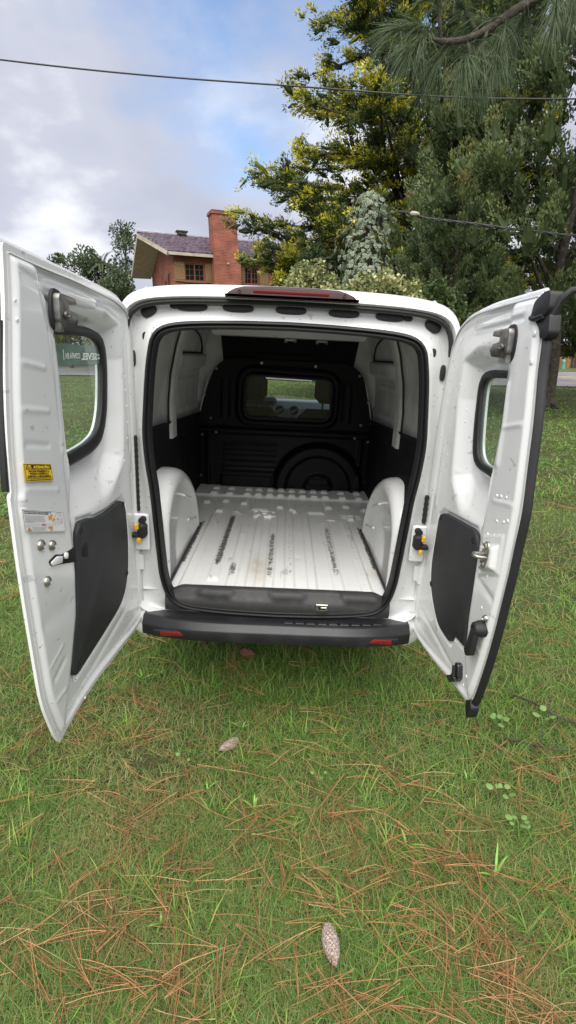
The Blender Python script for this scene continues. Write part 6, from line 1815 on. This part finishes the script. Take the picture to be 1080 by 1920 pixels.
# moulded rubber blocks at the top and bottom corners
mb = MB()
prism(round_poly([(.585, 1.692), (.594, 1.735), (.640, 1.756), (.668, 1.752), (.672, 1.712), (.655, 1.692)], .010), -.032, .002, DR.f(), .006, mb)
prism(round_poly([(.600, 1.688), (.672, 1.700), (.680, 1.655), (.668, 1.640), (.640, 1.642), (.630, 1.665)], .008), -.034, -.004, DR.f(), .005, mb)
mb.tube([DR.p(*q) for q in ((.654, 1.655, -.016), (.662, 1.70, -.018), (.672, 1.732, -.026), (.682, 1.752, -.042), (.690, 1.758, -.065), (.694, 1.758, -.085))], [.010, .011, .010, .009, .007, .005], 10)
mb.tube([DR.p(*q) for q in ((.592, 1.694, .000), (.62, 1.690, .004), (.652, 1.696, .000))], .007, 8)
mb.build('corner_rubber', M['rubber'], DR.o)
mb = MB(); prism(round_poly([(.588, .515), (.618, .540), (.634, .515), (.626, .482), (.610, .462), (.592, .490)], .006), -.034, -.006, DR.f(), .005, mb); mb.build('corner_rubber', M['rubber'], DR.o)
mb = MB(); mb.tube([DR.p(u, z, -.026) for u, z in spline([(.06, 1.690), (.13, 1.725), (.3, 1.750), (.45, 1.757), (.60, 1.762)], 6)], .006, 6); mb.build('top_drip_edge', M['white'], DR.o)

# ------------------------------------------------------------------ pine cones, weeds, twigs
def pine_cone(x, y, ang, ln, rad, label, mt, curve=0.):
    z = float(gz(x, y))
    mb = MB(); K = 22
    P = [np.array([-ln / 2 + ln * t, curve * (1 - (2 * t - 1) ** 2), 0]) for t in np.linspace(0, 1, 9)]
    rp = [.35, .72, .92, 1., .97, .88, .72, .5, .12]
    mb.tube(P, [rad * .8 * r_ for r_ in rp], 10, 1)  # core coloured black, standing in for shade between the scales
    ns = 190
    for k in range(ns):
        t = (k + .5) / ns; a = k * 2.39996; fi = t * 8; i = min(int(fi), 7)
        c_ = P[i] * (1 - fi + i) + P[i + 1] * (fi - i); r_ = rad * np.interp(t, np.linspace(0, 1, 9), rp)
        n_ = np.array([0, math.cos(a), math.sin(a)]); ax = np.array([1., 0, 0]); sd = np.cross(n_, ax); s_ = .0085 * (.55 + .5 * r_ / rad) * ln / .085
        b = c_ + n_ * r_ * .74
        V = [b - sd * s_ * .8, b + sd * s_ * .8, b + ax * s_ * .9 + n_ * r_ * .34 + sd * s_ * .55, b + ax * s_ * .9 + n_ * r_ * .34 - sd * s_ * .55, b + ax * s_ * .5 + n_ * (r_ * .34 + .003), b + ax * s_ * 1.35 + n_ * r_ * .22]
        mb.add(V, [(0, 1, 4), (1, 2, 4), (2, 5, 3), (2, 3, 4), (3, 0, 4)])
    o = mb.build('pine_cone', [mt, M['hole']], None, smooth=False)
    o.location = (x, y, z + rad * .80 + .012); o.rotation_euler = (.3, random.uniform(-.06, .06), ang)
    return tag(o, label, 'pine cone', 'pine cones lying in the grass')
pine_cone(-.242, 1.716, 3.14 + .72, .092, .0185, 'curved pale grey pine cone in front of the open bumper', M['cone_a'], .007)
pine_cone(.118, .984, 1.57 + 3.30, .100, .0205, 'greyish pine cone with a reddish end, lying nearest the camera', M['cone_a'])
pine_cone(-.220, 2.385, -.25, .085, .022, 'reddish brown pine cone lying beneath the bumper', M['cone_b'])

M['weed'] = mat('broad_weed_leaf', (.11, .21, .05), .55, noise=(60, (.17, .28, .085), .4, .7))
M['bladegreen'] = mat('broad_grass_blade', (.13, .28, .04), .45, noise=(20, (.19, .36, .06), .4, .7))
def round_leaf(name):
    V = [(0, .5, .06)]; K = 12
    for k in range(K):
        a = 2 * math.pi * k / K; V.append((.46 * math.sin(a), .5 - .5 * math.cos(a), .02 * math.cos(2 * a)))
    me = bpy.data.meshes.new(name); me.from_pydata(V, [], [(0, 1 + k, 1 + (k + 1) % K) for k in range(K)]); me.materials.append(M['weed'])
    me.polygons.foreach_set('use_smooth', [True] * K); return me
RL = round_leaf('weed_leaf')
def weed(x, y, n, s, label, spread=.045):
    z = float(gz(x, y)); t = tag(empty('weed', (x, y, z)), label, 'weed', 'broad-leaved weeds in the grass')
    for k in range(n):
        a = k * 2.4 + random.uniform(-.5, .5); r_ = spread * random.uniform(.35, 1.1)
        o = link(RL, 'leaf', t); o.location = (r_ * math.cos(a) * .6, r_ * math.sin(a) * .6, .045 + random.uniform(0, .02)); o.rotation_euler = (random.uniform(-.1, .45), random.uniform(-.25, .25), a - 1.57); q = s * .8 * random.uniform(.7, 1.15); o.scale = (q, q, q)
    mb = MB()
    for k in range(n):
        a = k * 2.4; mb.tube([(0, 0, 0), (spread * .4 * math.cos(a), spread * .4 * math.sin(a), .045)], .0012, 4)
    mb.build('stem', M['weed'], t)
weed(.945, 1.90, 7, .036, 'round-leaved weed just right of the tip of the right door')
weed(.795, 1.50, 6, .030, 'round-leaved weed midway down the right side, above the other low one')
weed(.800, 1.365, 7, .030, 'round-leaved weed lowest on the right, beside a bright blade')
weed(1.17, 1.93, 4, .036, 'pale round-leaved weed at the right edge beside a dark twig')
weed(.925, 1.08, 3, .026, 'single small round-leaved weed at the lower right edge')
weed(.115, 1.535, 3, .020, 'tiny round-leaved weed in the middle of the lawn')
weed(-.42, 1.60, 3, .020, 'tiny round-leaved weed on the left of the lawn')

def blade_tuft(x, y, n, ln, label, w=.0065, seed=0):
    z = float(gz(x, y)); t = tag(empty('grass_tuft', (x, y, z)), label, 'grass tuft', 'broad bright grass tufts in the lawn')
    rs = random.Random(seed)
    for k in range(n):
        a = 6.28 * k / n + rs.uniform(-.5, .5); V = []; l_ = ln * rs.uniform(.6, 1.15); st = rs.uniform(.25, .8)
        for i in range(6):
            s = i / 5; rr = l_ * st * s; zz = .01 + l_ * (1 - st * .7) * (s - .55 * s * s); ww = w * math.sin(math.pi * min(.28 + .72 * s, 1)) * .55
            V += [(rr * math.cos(a) - ww * math.sin(a), rr * math.sin(a) + ww * math.cos(a), zz), (rr * math.cos(a), rr * math.sin(a), zz - ww * .35), (rr * math.cos(a) + ww * math.sin(a), rr * math.sin(a) - ww * math.cos(a), zz)]
        F = []
        for i in range(5):
            for j in range(2): F.append((i * 3 + j, i * 3 + j + 1, i * 3 + j + 4, i * 3 + j + 3))
        make('blade', V, F, M['bladegreen'], t, fix=False)
blade_tuft(.40, .97 + .33, 3, .11, 'upright bright grass tuft left of the lower round-leaved weeds', seed=1)
blade_tuft(.66, 1.20, 4, .16, 'tall bright blades standing at the lower right of the lawn', .007, 2)
blade_tuft(-.12, 1.42, 6, .10, 'splayed bright tuft below the curved pale pine cone', .007, 3)
blade_tuft(-.20, 1.83, 5, .10, 'bright tuft just behind the curved pale pine cone', .006, 4)
blade_tuft(-.72, 2.15, 4, .10, 'bright tuft at the left beside the tip of the left door', .008, 5)
blade_tuft(-.30, 1.50, 3, .09, 'short bright tuft left of the splayed one', .006, 6)
blade_tuft(.70, 1.58, 3, .10, 'pale bright tuft left of the two round-leaved weeds', .006, 7)
blade_tuft(-.36, 1.03, 4, .09, 'bright tuft in the brown needle drift at the lower left', .006, 8)
blade_tuft(.95, .98, 3, .10, 'bright curled tuft at the lower right corner of the lawn', .006, 9)
blade_tuft(-1.35, 2.75, 3, .11, 'bright blades at the left edge of the lawn behind the left door', .009, 10)

def twig(pts, r, label):
    P = spline([(x, y, float(gz(x, y)) + .035 + dz) for x, y, dz in pts], 5)
    mb = MB(); mb.tube(P, [r * (1.1 - .6 * k / len(P)) * random.uniform(.85, 1.15) for k in range(len(P))], 7)
    k = len(P) // 2; mb.tube([P[k], P[k] + np.array([.03, .04, .012]), P[k] + np.array([.05, .09, .016])], [r * .5, r * .4, r * .25], 5)
    return tag(mb.build('twig', M['bark']), label, 'twig')
twig([(.93, 1.80, 0), (1.02, 1.775, .004), (1.10, 1.75, 0), (1.19, 1.735, .006)], .0055, 'dark knobbly twig lying right of the tip of the right door')
twig([(1.10, 2.10, 0), (1.17, 2.03, .01), (1.24, 1.95, .006), (1.34, 1.88, 0)], .006, 'dark slanting twig furthest right in the grass')
twig([(.78, 2.10, .004), (.90, 2.11, 0), (1.02, 2.10, .004)], .003, 'thin pale twig behind the tip of the right door')
